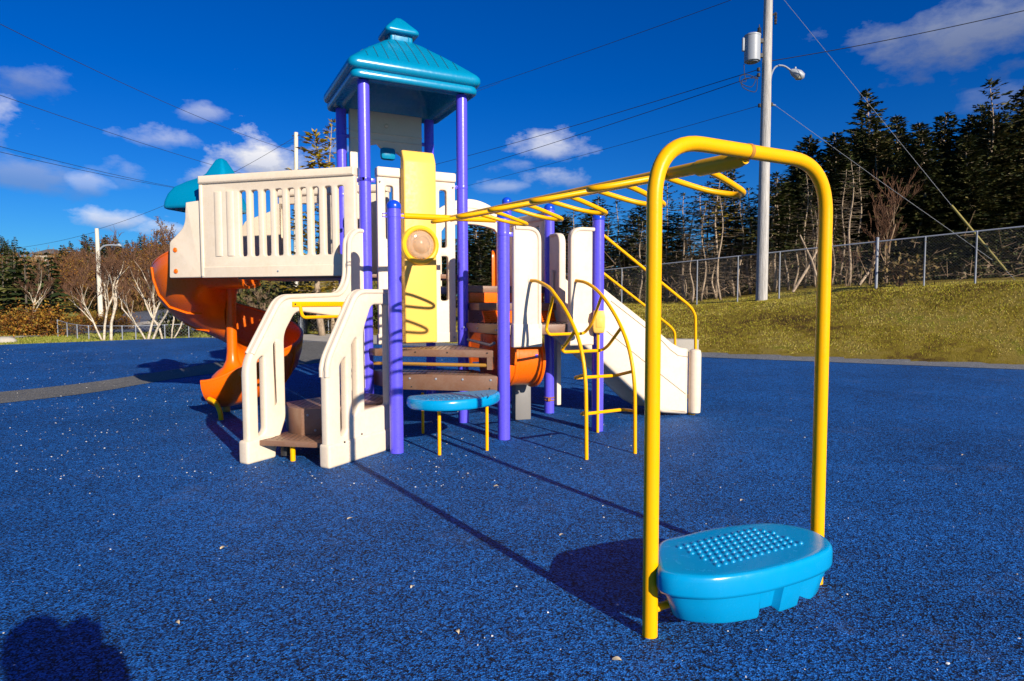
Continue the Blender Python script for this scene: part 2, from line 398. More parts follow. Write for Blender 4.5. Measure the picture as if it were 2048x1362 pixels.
# ------------------------------------------------------------------ terrain heights
def base_z(y):
    t = max(0., y - 9.); return .03 * t if t < 17 else .51
def GS(px, py):
    d = ray(px, py); m, y0 = .03, 9.
    q = G(px, py)
    if d.z < 0 and q.y <= y0 and q.y > 0: return q
    t = (CH + y0 * m) / (m * d.y - d.z); q = CAM + d * t
    if q.y > 26 or t < 0: q = G(px, py, .51)
    return q
K1, K2 = GS(1403, 705), GS(2045, 728)                 # grass side of the grey border on the right
KE = (K2 - K1).xy.normalized(); KN = Vector((-KE.y, KE.x)); KN = KN if KN.y > 0 else -KN
def fence_pt(px):
    invz = .0448 + (px - 1393) * 2.25e-5; Y = 1 / invz; return Vector(((px - 1024) / F * Y, Y))
FA, FB = fence_pt(1100), fence_pt(2300)
FE = (FB - FA).normalized(); FN = Vector((-FE.y, FE.x)); FN = FN if FN.y > 0 else -FN
_fx = [-4, 4.1, 6.3, 8.5, 10.6, 13.4, 18, 30]; _fz = [.9, 1.40, 1.385, 1.58, 1.88, 2.0, 2.1, 2.3]
def smooth(a, b, x):
    t = min(1, max(0, (x - a) / (b - a))); return t * t * (3 - 2 * t)
def H(x, y):
    z = base_z(y)
    k = (Vector((x, y)) - K1.xy).dot(KN)
    if k > 0 and y > 6:
        f = (FA - Vector((x, y))).dot(FN)              # metres still to go to the fence
        t = 1 if f <= 0 else k / (k + f)
        wl = smooth(-5, 3.5, x)
        fz = float(np.interp(x, _fx, _fz)) + max(0, -f) * .03
        z += max(0, fz - z) * math.sin(t * math.pi / 2) ** .9 * wl
    if y > 48:
        z += min(y - 48, 55) * .115 * smooth(-6, -30, x) + min(y - 48, 55) * .03 * (1 - smooth(-6, -30, x)) - max(0, y - 110) * .05
    return z

# ------------------------------------------------------------------ play structure
ROOT = empty('play_structure', (-.6, 7.3, 0), 'playground structure with blue roofed tower, orange spiral slide, purple posts and yellow overhead ladder', 'play structure')
V2 = lambda x, y: Vector((x, y))
P7, P8, P5, P9 = V2(-1.136, 6.31), V2(-.0891, 6.92), V2(.979, 7.377), V2(.495, 8.597)
FL, FR, BL, BR, Q9 = V2(-1.654, 7.397), V2(-.598, 7.925), V2(-2.182, 8.453), V2(-1.126, 8.981), V2(-.07, 9.51)
def clampring(mb, c, z, r=.066, toward=None):
    mb.lathe((c.x, c.y, z - .022), [(r, 0), (r + .003, .003), (r + .003, .041), (r, .044)], 20)
    if toward is not None:
        d = (toward - c).normalized(); n = Vector((-d.y, d.x)); a = c + d * (r - .005)
        mb.box((a.x - n.x * .012, a.y - n.y * .012, z - .022), (d.x * .055, d.y * .055, 0), (n.x * .024, n.y * .024, 0), (0, 0, .044))
def post(c, ztop, cap=True, clamps=(), label=None):
    m = MB(); m.lathe((c.x, c.y, -.05), [(.0665, 0), (.0665, ztop + .05 - (.06 if cap else 0))], 24)
    o = m.build('post', PURPLE, ROOT)
    if label: o['label'] = label
    if cap:
        m = MB(); m.lathe((c.x, c.y, ztop - .085), [(.070, 0), (.071, .004), (.071, .025)] + [(.071 * math.cos(t), .025 + .06 * math.sin(t)) for t in [i * math.pi / 16 for i in range(1, 9)]], 24)
        m.build('cap', CAPB, o)
    for z, tw in clamps:
        m = MB(); clampring(m, c, z, .0662, tw); m.build('clamp', PURPLE, o, bevel=.003)
    return o
roofz = 3.95
post(FL, roofz, False, [(2.86, V2(-2.4, 7.6)), (2.86, FR)])
post(FR, roofz, False, [(2.86, FL), (1.15, P8)])
post(BL, roofz, False, [(3.62, BR), (2.86, BR)])
post(BR, roofz, False, [(3.62, BL), (2.7, Q9)])
post(P7, 2.466, True, [])
post(P8, 2.445, True, [(2.2, P5)])
post(P5, 2.485, True, [(1.2, P8)])
p9 = post(P9, 2.77, True, [(.62, Q9)])
m = MB(); m.lathe((P9.x, P9.y, .17), [(.067, 0), (.073, .005), (.073, .012), (.067, .017)], 20); m.lathe((P9.x, P9.y, .205), [(.067, 0), (.073, .005), (.073, .012), (.067, .017)], 20)
m.box((P9.x - .02, P9.y - .085, .17), (.04, 0, 0), (0, .03, 0), (0, 0, .05)); m.build('rusty_band', RUSTY, p9)
post(Q9, 3.0, True)

# roof
rc = (FL + BR) / 2
def sqring(c, h, z, yaw, rr=.12, n=5):
    P = fillet([(-h, -h), (h, -h), (h, h), (-h, h)], min(rr, h * .45), n); ca, sa = math.cos(yaw), math.sin(yaw)
    return [(c.x + x * ca - y * sa, c.y + x * sa + y * ca, z) for x, y in P]
ty = .4634
prof = [(.0, 4.5), (.2, 4.44), (.5, 4.2), (.545, 4.06), (.56, 3.97), (.575, 3.945), (.60, 3.94), (.615, 3.96), (.64, 3.975), (.70, 3.975), (.712, 3.95), (.724, 3.94), (.738, 3.945), (.748, 3.965), (.75, 3.995), (.742, 4.02), (.735, 4.03),
        (.752, 4.036), (.772, 4.05), (.784, 4.075), (.785, 4.105), (.777, 4.135), (.757, 4.162), (.72, 4.196), (.66, 4.25), (.56, 4.338), (.45, 4.43), (.34, 4.515), (.25, 4.583), (.19, 4.622), (.165, 4.638), (0, 4.638)]
m = MB(); m.loft([sqring(rc, max(h, .004), z, ty, .06 if h < .3 else .1) for h, z in prof])
roof = m.build('tower_roof', TEAL, ROOT, smooth=50)
ea, eb = V2(math.cos(ty), math.sin(ty)), V2(-math.sin(ty), math.cos(ty))
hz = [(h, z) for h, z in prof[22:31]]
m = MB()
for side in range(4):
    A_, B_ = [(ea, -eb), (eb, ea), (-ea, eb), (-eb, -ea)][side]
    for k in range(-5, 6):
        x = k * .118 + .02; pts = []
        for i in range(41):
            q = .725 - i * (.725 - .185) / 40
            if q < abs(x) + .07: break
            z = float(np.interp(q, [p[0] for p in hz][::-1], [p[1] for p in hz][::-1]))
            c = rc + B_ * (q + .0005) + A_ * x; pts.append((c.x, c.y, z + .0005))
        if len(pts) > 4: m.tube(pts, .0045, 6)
m.build('roof_groove_shade', TEALSHADE, roof)  # raised ribs, coloured dark to draw the shade in the roof grooves
m = MB()
m.loft([sqring(rc, h, z, ty, .03) for h, z in [(.15, 4.62), (.142, 4.65), (.14, 4.75)]])
cup = m.build('cupola', TEAL, roof)
m = MB()
for A_, B_ in [(ea, -eb), (eb, ea), (-ea, eb), (-eb, -ea)]:
    f = lambda x, z, o=.143: (rc.x + A_.x * x + B_.x * o, rc.y + A_.y * x + B_.y * o, z)
    m.tube([f(-.085, 4.64), f(-.085, 4.70)] + [f(x, 4.70 + .02 * (1 - (x / .085) ** 2)) for x in (-.06, -.03, 0, .03, .06)] + [f(.085, 4.70), f(.085, 4.64)], .006, 6)
m.build('vent_frame', TEAL, roof)
m = MB(); m.loft([sqring(rc, max(h, .004), z, ty, .06) for h, z in [(0, 4.73), (.17, 4.72), (.197, 4.722), (.209, 4.738), (.209, 4.762), (.195, 4.787), (.14, 4.85), (.08, 4.912), (.035, 4.955), (0, 4.968)]])
m.build('cupola_cap', TEAL, roof, smooth=50)

# decks
def deck(poly, z0, z1, bolts=(), label=None, name='deck', mat=None):
    m = MB(); m.prism(poly, z0, z1); o = m.build(name, mat or BROWN, ROOT, bevel=.008)
    if label: o['label'] = label
    return o
def ins(P, d):
    c = sum((Vector(p) for p in P), Vector((0, 0))) / len(P); return [tuple(Vector(p) + (c - Vector(p)).normalized() * d) for p in P]
def holes_dots(parent, poly, z, n, sz=.02, seed=1, mat=None):
    """drain slots of a coated deck, as small dark inlays"""
    rnd = random.Random(seed); m = MB(); xs = [p[0] for p in poly]; ys = [p[1] for p in poly]
    def inside(x, y):
        r = False; j = len(poly) - 1
        for i in range(len(poly)):
            if (poly[i][1] > y) != (poly[j][1] > y) and x < (poly[j][0] - poly[i][0]) * (y - poly[i][1]) / (poly[j][1] - poly[i][1]) + poly[i][0]: r = not r
            j = i
        return r
    st = .055; i = 0
    x = min(xs)
    while x < max(xs):
        y = min(ys) + (i % 2) * st / 2
        while y < max(ys):
            if inside(x, y) and inside(x + .05, y) and inside(x - .05, y) and inside(x, y + .05) and inside(x, y - .05):
                m.box((x - .011, y - .004, z), (.022, .003, 0), (-.001, .009, 0), (0, 0, .0015))
            y += st
        x += st; i += 1
    if m.v:
        o = m.build('drain_pattern', mat or BLACK, parent, smooth=0); o['kind'] = 'stuff'
tower_deck = deck(ins([FL, FR, BR, BL], .03), 1.765, 1.82)
BA = V2(-1.75, 7.38); bd = V2(math.cos(R_(165)), math.sin(R_(165))); PB = PL(BA, BA + bd); bn = -PB.n
bridge_deck = deck([tuple(BA + bd * .02 + bn * .05), tuple(BA + bd * 1.62 + bn * .05), tuple(BA + bd * 1.62 + bn * 1.02), tuple(BL + V2(-.02, .0))], 1.765, 1.82, name='bridge_deck')
d2 = ins([P8, P5, P9, FR], .02)
deck2 = deck(d2, 1.125, 1.235); holes_dots(deck2, d2, 1.235, 5)
deck3 = deck(ins([FR, P9, Q9, BR], .02), 1.6, 1.685)
PF9 = PL(FR, P9)
step2 = deck([tuple(PF9.w(.06, 0, .02).xy), tuple(PF9.w(1.2, 0, .02).xy), tuple(PF9.w(1.2, 0, .3).xy), tuple(PF9.w(.06, 0, .3).xy)], 1.385, 1.47, name='step')
plat = [(-1.53, 7.21), (-.2, 6.93), (-.62, 7.83), (-1.62, 7.33)]
platform = deck(plat, .885, .965); holes_dots(platform, plat, .965, 4)
boxp = [(-1.62, 7.5), (-1.45, 7.24), (-1.2, 7.04), (-.155, 6.83), (-.45, 7.5), (-1.3, 7.65)]
step3 = deck(boxp, .53, .70, name='step'); holes_dots(step3, boxp, .70, 4)
s2p = [(-2.33, 6.62), (-2.19, 6.30), (-2.03, 6.18), (-1.80, 6.20), (-1.38, 6.52), (-1.26, 6.85), (-1.5, 7.2), (-1.72, 7.3), (-2.05, 7.02)]
step4 = deck(s2p, .19, .46, name='step'); holes_dots(step4, s2p, .46, 4)
s1p = [(-2.42, 5.965), (-1.72, 5.835), (-1.56, 5.98), (-1.82, 6.24), (-2.06, 6.32), (-2.22, 6.42)]
step5 = deck(s1p, .155, .205, name='step', label='lowest perforated brown step at the foot of the stairs'); holes_dots(step5, s1p, .205, 4)
def bolts(parent, P, n, r=.013, mat=STEEL):
    for p in P:
        m = MB(); n_ = vv(n).normalized(); m.lathe(vv(p) - n_ * .002, [(r, 0), (r, .004), (r * .75, .009), (0, .011)], 10, axis=n_); m.build('bolt', mat, parent)
fn = Vector((-.18, -.98, 0))
bolts(step3, [(-1.2 + t * 1.045, 7.04 - t * .21, .655) for t in (.08, .36, .64, .93)], fn); bolts(step3, [(-1.2 + t * 1.045, 7.04 - t * .21, .565) for t in (.1, .92)], fn, .008, BLACK)
bolts(platform, [(-1.53 + t * 1.33, 7.21 - t * .28, .935) for t in (.1, .35, .62, .95)], fn, .009, BLACK)
bolts(step4, [(-1.97, 6.185, .40), (-1.9, 6.19, .25)], (0, -1, 0), .012)
bolts(step4, [(-1.45 - t * .2, 7.1 + t * .3, .4) for t in (.1, .8)], (1, .7, 0), .012)
P8R = PL(FR, P8)
bolts(deck2, [P8R.w(s_, 1.18, .03) for s_ in (.1, .5, 1.0)], P8R.n.to_3d(), .012)
# platform frame under the triangular deck
m = MB(); m.tube([(-1.55, 7.25, .80), (-.22, 6.96, .80)], .02, 10); m.build('frame_pipe', plastic('ochre_paint', (.42, .2, .02), .45), platform)
m = MB(); m.box((-.27, 6.945, .755), (.055, -.012, 0), (.02, .1, 0), (0, 0, .14)); m.build('bracket', BROWN, platform)
m = MB(); m.tube([P8R.w(.1, 1.03, -.02), P8R.w(.75, 1.0, -.02), P8R.w(.85, 1.03, -.02)], .017, 8); m.build('frame_pipe', STEEL, deck2)
m = MB(); m.tube([PF9.w(.08, 1.5, -.06), PF9.w(1.1, 1.5, -.06)], .02, 8); m.build('frame_pipe', plastic('ochre_paint', (0, 0, 0)), deck3)
# orange risers
ris = MB()
for k in range(6):
    z = 1.245 + k * .024; ris.tube([PF9.w(.12, z, .33 - k * .012), PF9.w(1.15, z, .33 - k * .012)], .0135, 8)
ris.build('riser', ORANGE, ROOT)
panel('riser', PF9, rectsz(.08, 1.475, 1.18, 1.6), [], .03, .006, ORANGE, ROOT, .0)
hole = lambda a, z, r: [(a + r * math.cos(t), z + r * math.sin(t)) for t in [i * math.pi / 4 for i in range(8)]]
panel('riser', P8R, fillet(rectsz(.1, .78, 1.02, 1.10), .03), [hole(a, z, .017) for a, z in ((.5, .98), (.6, .98), (.55, .93), (.65, .93), (.6, .88), (.7, .9))], .03, .006, ORANGE, ROOT, -.2)
# tunnel under the middle deck
ca = Vector((-.28, 7.72, .8)); cb = Vector((.26, 7.96, .8)); ax = (cb - ca).normalized()
m = MB(); m.lathe(ca, [(.33, 0), (.33, .2), (.34, .21), (.34, .25), (.33, .26), (.33, .54), (.36, .55), (.36, .585), (.30, .585), (.30, 0), (.33, 0)], 36, axis=ax, xdir=Vector((0, 0, 1)))
tun = m.build('crawl_tunnel', ORANGE, ROOT)
bolts(tun, [cb + Vector((.03, -.345, .05))], (.3, -.9, 0), .02, PURPLE)
m = MB(); m.box((.04, 8.05, .0), (.2, .06, 0), (-.05, .16, 0), (0, 0, .52)); m.build('tunnel_support', BEIGESHADE, ROOT, bevel=.015)

# tall front wall with the yellow panel and bubble
PF = PL(FL, FR)
def slot(a0, z0, a1, z1, r=.03): return fillet(rectsz(a0, z0, a1, z1), r, 4)
wallp = panel('tower_wall', PF, fillet(rectsz(.13, 1.005, 1.075, 3.0), .03), [slot(.225, 2.2, .315, 2.81), slot(.875, 2.13, .965, 2.81), slot(.885, 1.5, .98, 2.03)], .075, .015, BEIGE, ROOT, 0)
panel('top_rail', PF, fillet(rectsz(.125, 2.905, 1.08, 3.015), .02), [], .13, .02, BEIGE, wallp, 0)
panel('kick_band', PF, fillet(rectsz(.12, 1.0, 1.085, 1.12), .01), [], .09, .01, BEIGE, wallp, 0)
m = MB(); pr = [(0, 1.013), (.135, 1.013), (.135, 3.07), (.125, 3.10), (.07, 3.205), (.05, 3.215), (0, 3.215)]
m.loft([[PF.w(.40, z, .04 + o) for o, z in pr], [PF.w(.785, z, .04 + o) for o, z in pr]])
yp = m.build('yellow_wall_panel', YPLAS, ROOT, bevel=.018, segs=3)
bs, bz = PF.sz(841, 490, .2); bc = PF.w(bs, bz, .175); n3 = PF.n.to_3d()
m = MB(); m.lathe(bc - n3 * .01, [(.165, 0), (.225, 0), (.225, .03), (.215, .052), (.195, .062), (.175, .055), (.165, .03)], 40, axis=n3)
m.build('window_ring', plastic('ring_yellow', (.86, .50, .01), .35), yp)
m = MB(); m.lathe(bc + n3 * .0, [(.172, 0), (.168, .02), (.155, .04), (.135, .056), (.118, .062), (.108, .062), (.10, .068), (.085, .085), (.06, .10), (.03, .108), (0, .11)], 36, axis=n3)
m.build('bubble_window', BUBBLE, yp, smooth=80)
m = MB(); m.lathe(bc - n3 * .018, [(.168, 0), (.168, .012), (0, .012)], 30, axis=n3); m.build('window_back', plastic('bubble_back', (.55, .40, .27), .35), yp)
# back wall of the tower
PK = PL(BL, BR)
bk = panel('back_wall', PK, [(.10, 1.82), (.20, 1.82), (.20, 3.42), (.30, 3.52), (.46, 3.56), (.52, 3.50), (.66, 3.44), (.72, 3.47), (.80, 3.42), (.97, 3.36), (.97, 1.82), (1.07, 1.82), (1.07, 3.97), (.10, 3.97)], [], .07, .012, BEIGE, ROOT, 0)
m = MB(); m.tube([PK.w(.10, 3.69, .04), PK.w(1.07, 3.69, .04)], .006, 6); m.tube([PK.w(.10, 3.60, .04), PK.w(1.07, 3.60, .04)], .006, 6); m.lathe(PK.w(.58, 3.8, .035), [(.028, 0), (.028, .01), (.016, .02)], 14, axis=n3)
m.build('moulding', BEIGE, bk)
m = MB(); m.box(PK.w(.50, 3.36, -.03), (PK.e * .2).to_3d(), (PK.n * .10).to_3d(), (0, 0, .16)); m.build('steering_panel', TEAL, ROOT, bevel=.04)
m = MB(); m.tube([PF.w(.13, 1.8, -.62), PF.w(.13, 3.6, -.62)], .022, 10); m.build('inner_pole', BROWN, ROOT)

# bridge panel with slots
s_at = lambda x, y: PB.sz(x, y)[0]
slots = []; xs = [(433, 448), (457, 472), (482, 496), (505.5, 520), (530, 544), (553.5, 568), (578, 592.5), (602.5, 616.5), (627, 641), (652, 666.5), (676.5, 690.5)]
for i, (a, b) in enumerate(xs):
    a0, b0 = sorted((s_at(a, 440), s_at(b, 440))); slots.append(slot(a0, 2.03, b0, 2.80, .032))
sr_, sl_ = s_at(713, 440), s_at(405.5, 440)
bp = panel('bridge_panel', PB, fillet(rectsz(sr_, 1.79, sl_, 2.95), .02), slots[2:], .07, .012, BEIGE, ROOT, 0)
blind = MB()
for L in slots[:2]:
    a0 = min(p[0] for p in L); a1 = max(p[0] for p in L)
    blind.loft([[PB.w(a0 + (a1 - a0) * (.5 - .5 * math.cos(t)), z, .034 + .012 * math.sin(t)) for t in [i * math.pi / 8 for i in range(9)]] for z in (2.04, 2.77, 2.80)], closed=True)
blind.build('moulded_rib', BEIGE, bp)
panel('top_rail', PB, fillet(rectsz(sr_ - .005, 2.90, sl_ + .012, 3.0), .015), [], .125, .02, BEIGE, bp, 0)
panel('kick_band', PB, fillet(rectsz(sr_ - .004, 1.785, sl_ + .004, 1.915), .01), [], .082, .008, BEIGE, bp, 0)
panel('end_rib', PB, fillet(rectsz(sl_ - .035, 1.795, sl_ + .012, 2.9), .015), [], .095, .015, BEIGE, bp, 0)
bp2s = []
for xa, xb in ((552, 571), (576.5, 595.5), (601, 617), (626, 640)):
    a0, b0 = sorted((PB.sz(xa, 450, -1.07)[0], PB.sz(xb, 450, -1.07)[0])); bp2s.append(slot(a0, 1.98, b0, 2.80, .03))
bp2 = panel('bridge_panel', PB, fillet(rectsz(.12, 1.79, 1.72, 2.95), .02), bp2s, .07, .012, BEIGE, ROOT, -1.07)
panel('top_rail', PB, fillet(rectsz(.11, 2.90, 1.73, 3.0), .015), [], .125, .02, BEIGE, bp2, -1.07)
sp_out = PB.pts([(405.5, 555, .01), (340, 556, .02), (340, 484, .03), (352, 472, .05), (366, 457, .06), (371, 441, .06), (371, 424, .01), (372, 405, .01), (405.5, 400, .01)])
spn = panel('slide_side_panel', PB, fillet(sp_out, .02), [], .06, .012, BEIGE, ROOT, -.02)
for x, y in ((350.5, 500), (352, 542.5)): m = MB(); m.lathe(PB.px(x, y, .01), [(.03, 0), (.03, .006), (.02, .014), (.0, .014)], 14, axis=PB.n.to_3d()); m.build('plug', ORANGE, spn)
panel('slide_side_panel', PB, fillet([(sl_ + .45, 1.8), (sl_ + .45, 2.2), (sl_ + .2, 2.6), (1.75, 2.75), (1.75, 1.8)], .04), [], .06, .012, BEIGE, ROOT, -1.07)
# hood over the slide entrance
hc = V2(-3.94, 8.47); hy = R_(-15)
m = MB(); m.loft([sqring(hc + V2(.2, 0) * smooth_(2.95, 3.12, z), max(h, .003), z, hy, .08) for h, z in [(0, 2.72), (.30, 2.70), (.345, 2.66), (.365, 2.67), (.37, 2.70), (.362, 2.76), (.335, 2.85), (.285, 2.94), (.225, 3.02), (.175, 3.08), (.145, 3.13), (.10, 3.22), (.05, 3.315), (.02, 3.335), (0, 3.34)]])
m.build('slide_hood', TEAL, ROOT, smooth=60)
# spiral slide
sc = V2(-3.94, 9.10)
def sect(t):
    th = R_(-90 - 360 * t); z = 1.76 - 1.72 * (t if t < .74 else .74 + .14 * (1 - (1 - (t - .74) / .26) ** 2))
    k = 1 - .5 * smooth(.86, 1.0, t); e = smooth(.0, .08, t)
    pr = [(.07, .16), (.12, .06), (.22, -.02), (.4, -.06), (.58, -.06), (.76, .0), (.9, .14 * k), (.97, .30 * k), (.99, .46 * k), (1.01, .475 * k), (1.03, .455 * k), (1.012, .29 * k), (.95, .09 * k), (.82, -.04 - .03 * e), (.6, -.09 - .06 * e), (.4, -.09 - .08 * e), (.2, -.06 - .11 * e), (.09, -.04 - .12 * e)]
    return [Vector((sc.x + r * .93 * math.cos(th), sc.y + r * .93 * math.sin(th), z + d)) for r, d in pr]
N = 110; T1 = 1.0
rings = [[p + Vector((.45, 0, 0)) for p in sect(0)]] + [sect(i * T1 / N) for i in range(N + 1)]
m = MB(); m.loft(rings); chute = m.build('spiral_slide', ORANGE, ROOT, smooth=60)
for t in (.15, .29, .44, .6, .78):
    m = MB(); P = sect(t)[10:16]; m.tube([p + (p - Vector((sc.x, sc.y, p.z))).normalized() * .004 - Vector((0, 0, .006)) for p in P], .016, 8); m.build('flange', ORANGE, chute)
m = MB(); m.tube([sect(i * T1 / N)[9] for i in range(N + 1)], .022, 8); m.build('lip', ORANGE, chute)
m = MB(); m.lathe((sc.x, sc.y, .34), [(.30, .02), (.27, .12), (.2, .19), (.13, .24), (.085, .34), (.07, .46), (.068, 1.12), (.085, 1.28), (.12, 1.4)], 24)
m.build('centre_column', ORANGE, chute)
m = MB(); m.lathe((sc.x + .05, sc.y - .35, -.02), [(.05, 0), (.05, .33)], 14); m.build('support_leg', plastic('ochre_paint', (0, 0, 0)), chute)
m = MB(); m.tube(catmull([(sc.x + .08, sc.y - .9, .26), (sc.x + .2, sc.y - .98, .22), (sc.x + .26, sc.y - 1.0, .1), (sc.x + .27, sc.y - 1.0, -.02)], 6), .03, 10); m.build('support_leg', YELLOW, chute)

# stair rails
for nm, A_, B_, outer, holes in (
    ('L', (-2.451, 5.886), (-1.72, 7.33),
     [(.0, .0, .03), (.0, .93, .12), (.43, 1.555, .12), (1.28, 1.585, .16), (1.40, 1.75, .1), (1.42, 2.20, .1), (1.55, 2.30, .05), (1.70, 2.30, .02), (1.70, .5, .05), (1.36, .5, .04), (1.36, 1.22, .1), (1.30, 1.32, .06), (.62, 1.40, .08), (.46, 1.18, .08), (.46, .36, .04), (.30, .0, .03)],
     [[(.125, .23, .05), (.205, .27, .05), (.205, 1.0, .05), (.125, .94, .03)], [(.29, .46, .04), (.365, .5, .04), (.365, 1.18, .05), (.29, 1.1, .03)]]),
    ('R', (-1.649, 5.752), (-1.218, 6.598),
     [(.0, .0, .03), (-.05, .04, .02), (-.05, .96, .12), (.37, 1.60, .1), (.96, 1.61, .02), (.96, .0, .02)],
     [[(.125, .25, .05), (.205, .29, .04), (.205, .995, .05), (.125, .92, .03)], [(.285, .42, .04), (.36, .47, .04), (.36, 1.17, .05), (.285, 1.09, .03)], [(.46, .455, .01), (.82, .455, .03), (.82, 1.46, .03), (.58, 1.46, .06), (.46, 1.22, .06)]])):
    pl = PL(A_, B_); out = fillet(outer, .03, 6)
    r_ = panel('stair_rail', pl, out, [fillet(h, .03) for h in holes], .085, .022, BEIGE, ROOT, 0)
    r_['label'] = {'L': 'tall swan necked cream stair side with a yellow grab bar', 'R': 'short cream stair side beside the front purple post'}[nm]
    edge = fillet(outer[1:9] if nm == 'L' else outer[1:5], .03, 6)
    edge = [p for p in edge if p[1] > (.22 if nm == 'L' else .2)]
    if nm == 'L': edge = [p for p in edge if not (p[0] > 1.6 and p[1] < 2.2)]
    else: edge = [p for p in edge if not (p[0] > .9 and p[1] < 1.5)]
    edge = sorted(edge, key=lambda p: out.index(p) if p in out else 0)
    o2 = [p for p in out if p in set(edge)]
    for off in (.030, -.030):
        m = MB(); m.tube([pl.w(p[0] + (.016 if p[1] < .9 else .008), p[1] - .02, off) for p in o2], .026, 10); m.build('rim', BEIGE, r_)
    panel('foot_band', pl, fillet(rectsz(-.03 if nm == 'L' else -.06, .0, .31 if nm == 'L' else .975, .22), .03), [], .125, .025, BEIGE, r_, 0)
    if nm == 'L':
        a0, z0 = pl.sz(577, 609); a1, z1 = pl.sz(688, 604)
        m = MB(); m.box(pl.w(a0, z0 - .022, .046), (pl.e * (a1 - a0)).to_3d(), (pl.n * .012).to_3d(), (0, 0, .05)); gb = m.build('grab_bar', YELLOW, r_, bevel=.003)
        m = MB(); m.tube(roundpath([pl.w(a0 + .1, z0 - .0, .052), pl.w(a0 + .12, z0 - .13, .06), pl.w(a1 - .1, z0 - .13, .06), pl.w(a1 - .08, z0, .052)], .05), .017, 10); m.build('handle', YELLOW, gb)
        bolts(gb, [pl.w(a0 + .03, z0 + .003, .058), pl.w(a1 - .03, z0 + .003, .058)], pl.n.to_3d(), .01, BLACK)
    else:
        bolts(r_, [pl.w(.14, .21, .063), pl.w(.40, .235, .045)], pl.n.to_3d(), .009, BLACK)
m = MB(); m.lathe((-2.05, 5.98, -.02), [(.024, 0), (.024, .18)], 12); m.build('step_leg', YELLOW, ROOT)
m = MB(); m.lathe((-2.16, 6.12, .03), [(.05, 0), (.05, .12)], 14); m.build('step_bumper', BLACK, step5)

# half moon seat
sp2 = fillet([(-1.055, 6.39, .08), (-1.0, 6.17, .1), (-.83, 6.04, .1), (-.60, 6.02, .12), (-.34, 6.16, .12), (-.17, 6.42, .1), (-.115, 6.68, .08), (-.18, 6.85, .03)], .08, 5)
cs = V2(sum(p[0] for p in sp2) / len(sp2), sum(p[1] for p in sp2) / len(sp2))
m = MB(); m.loft([[(cs.x + (p[0] - cs.x) * k, cs.y + (p[1] - cs.y) * k, z) for p in sp2] for k, z in ((.9, .455), (.97, .46), (1., .48), (1.0, .525), (.985, .548), (.95, .558), (.9, .558))])
seat = m.build('half_moon_seat', CYAN, ROOT, smooth=60)
m = MB()
for k in range(13): m.tube([(-.95 + k * .058, 6.36 + k * .012, .558), (-.80 + k * .048, 6.13 + k * .012, .558)], .006, 6)
m.build('tread_rib', CYAN, seat)
for p in ((879, 911), (974, 902), (846, 868)):
    q = G(*p); m = MB(); m.lathe((q.x, q.y, -.02), [(.017, 0), (.017, .49)], 12); m.build('seat_leg', YELLOW, seat)

# gates round the middle deck
PG = PL(P8, P5); PR = PL(P9, P5); PQ = PL(Q9, P9); PA = PL(BR, Q9)
def gate(pl, a0, a1, z0, z1, rside, off=0):
    o_ = [(a0, z0, .01), (a1, z0, .01), (a1, z1, .16 if rside > 0 else .02), (a0, z1, .16 if rside < 0 else .02)]
    out = fillet(o_, .02, 7); g_ = panel('gate_panel', pl, out, [], .075, .02, BEIGE, ROOT, off)
    sg = a1 if rside > 0 else a0; d = -1 if rside > 0 else 1
    P = roundpath([pl.w(sg + d * .02, z0 + .2, off + .035), pl.w(sg + d * .02, z1 - .02, off + .035), pl.w(sg + d * .3, z1 - .02, off + .035)], .14, 8)
    m = MB(); m.tube(P, .022, 10); m.build('rim', BEIGE, g_)
    panel('foot_band', pl, fillet(rectsz(a0 - .008, z0 - .005, a1 + .012, z0 + .25), .01), [], .1, .015, BEIGE, g_, off)
    return g_
gate(PG, .105, .425, 1.0, 2.29, 1); gate(PG, .785, 1.07, 1.0, 2.31, -1)
gate(PR, .07, .42, 1.22, 2.36, 1); gate(PR, .93, 1.24, 1.22, 2.3, -1)
qp = panel('fence_panel', PQ, fillet(rectsz(.08, 1.68, 1.0, 2.66), .03), [slot(.2 + k * .15, 1.95, .28 + k * .15, 2.5) for k in range(5)], .06, .012, BEIGE, ROOT, 0)
panel('top_rail', PQ, fillet(rectsz(.07, 2.56, 1.01, 2.67), .015), [], .11, .02, BEIGE, qp, 0)
oa = [(a, 2.93 - .75 * (a - .59) ** 2) for a in np.linspace(.07, 1.11, 19)]; ia = [(a, 2.58 - .38 * abs(a - .59) ** 2 - 2.5 * max(0, abs(a - .59) - .38) ** 1.3) for a in np.linspace(1.02, .16, 17)]
ap = panel('arch_panel', PA, [(.07, 1.7)] + oa + [(1.11, 1.7), (1.02, 1.7)] + ia + [(.16, 1.7)], [], .07, .012, BEIGE, ROOT, 0)
m = MB(); m.tube([PA.w(a, 2.81 - .75 * (a - .59) ** 2, .036) for a in np.linspace(.1, 1.08, 16)], .008, 6); m.build('moulding', BEIGE, ap)
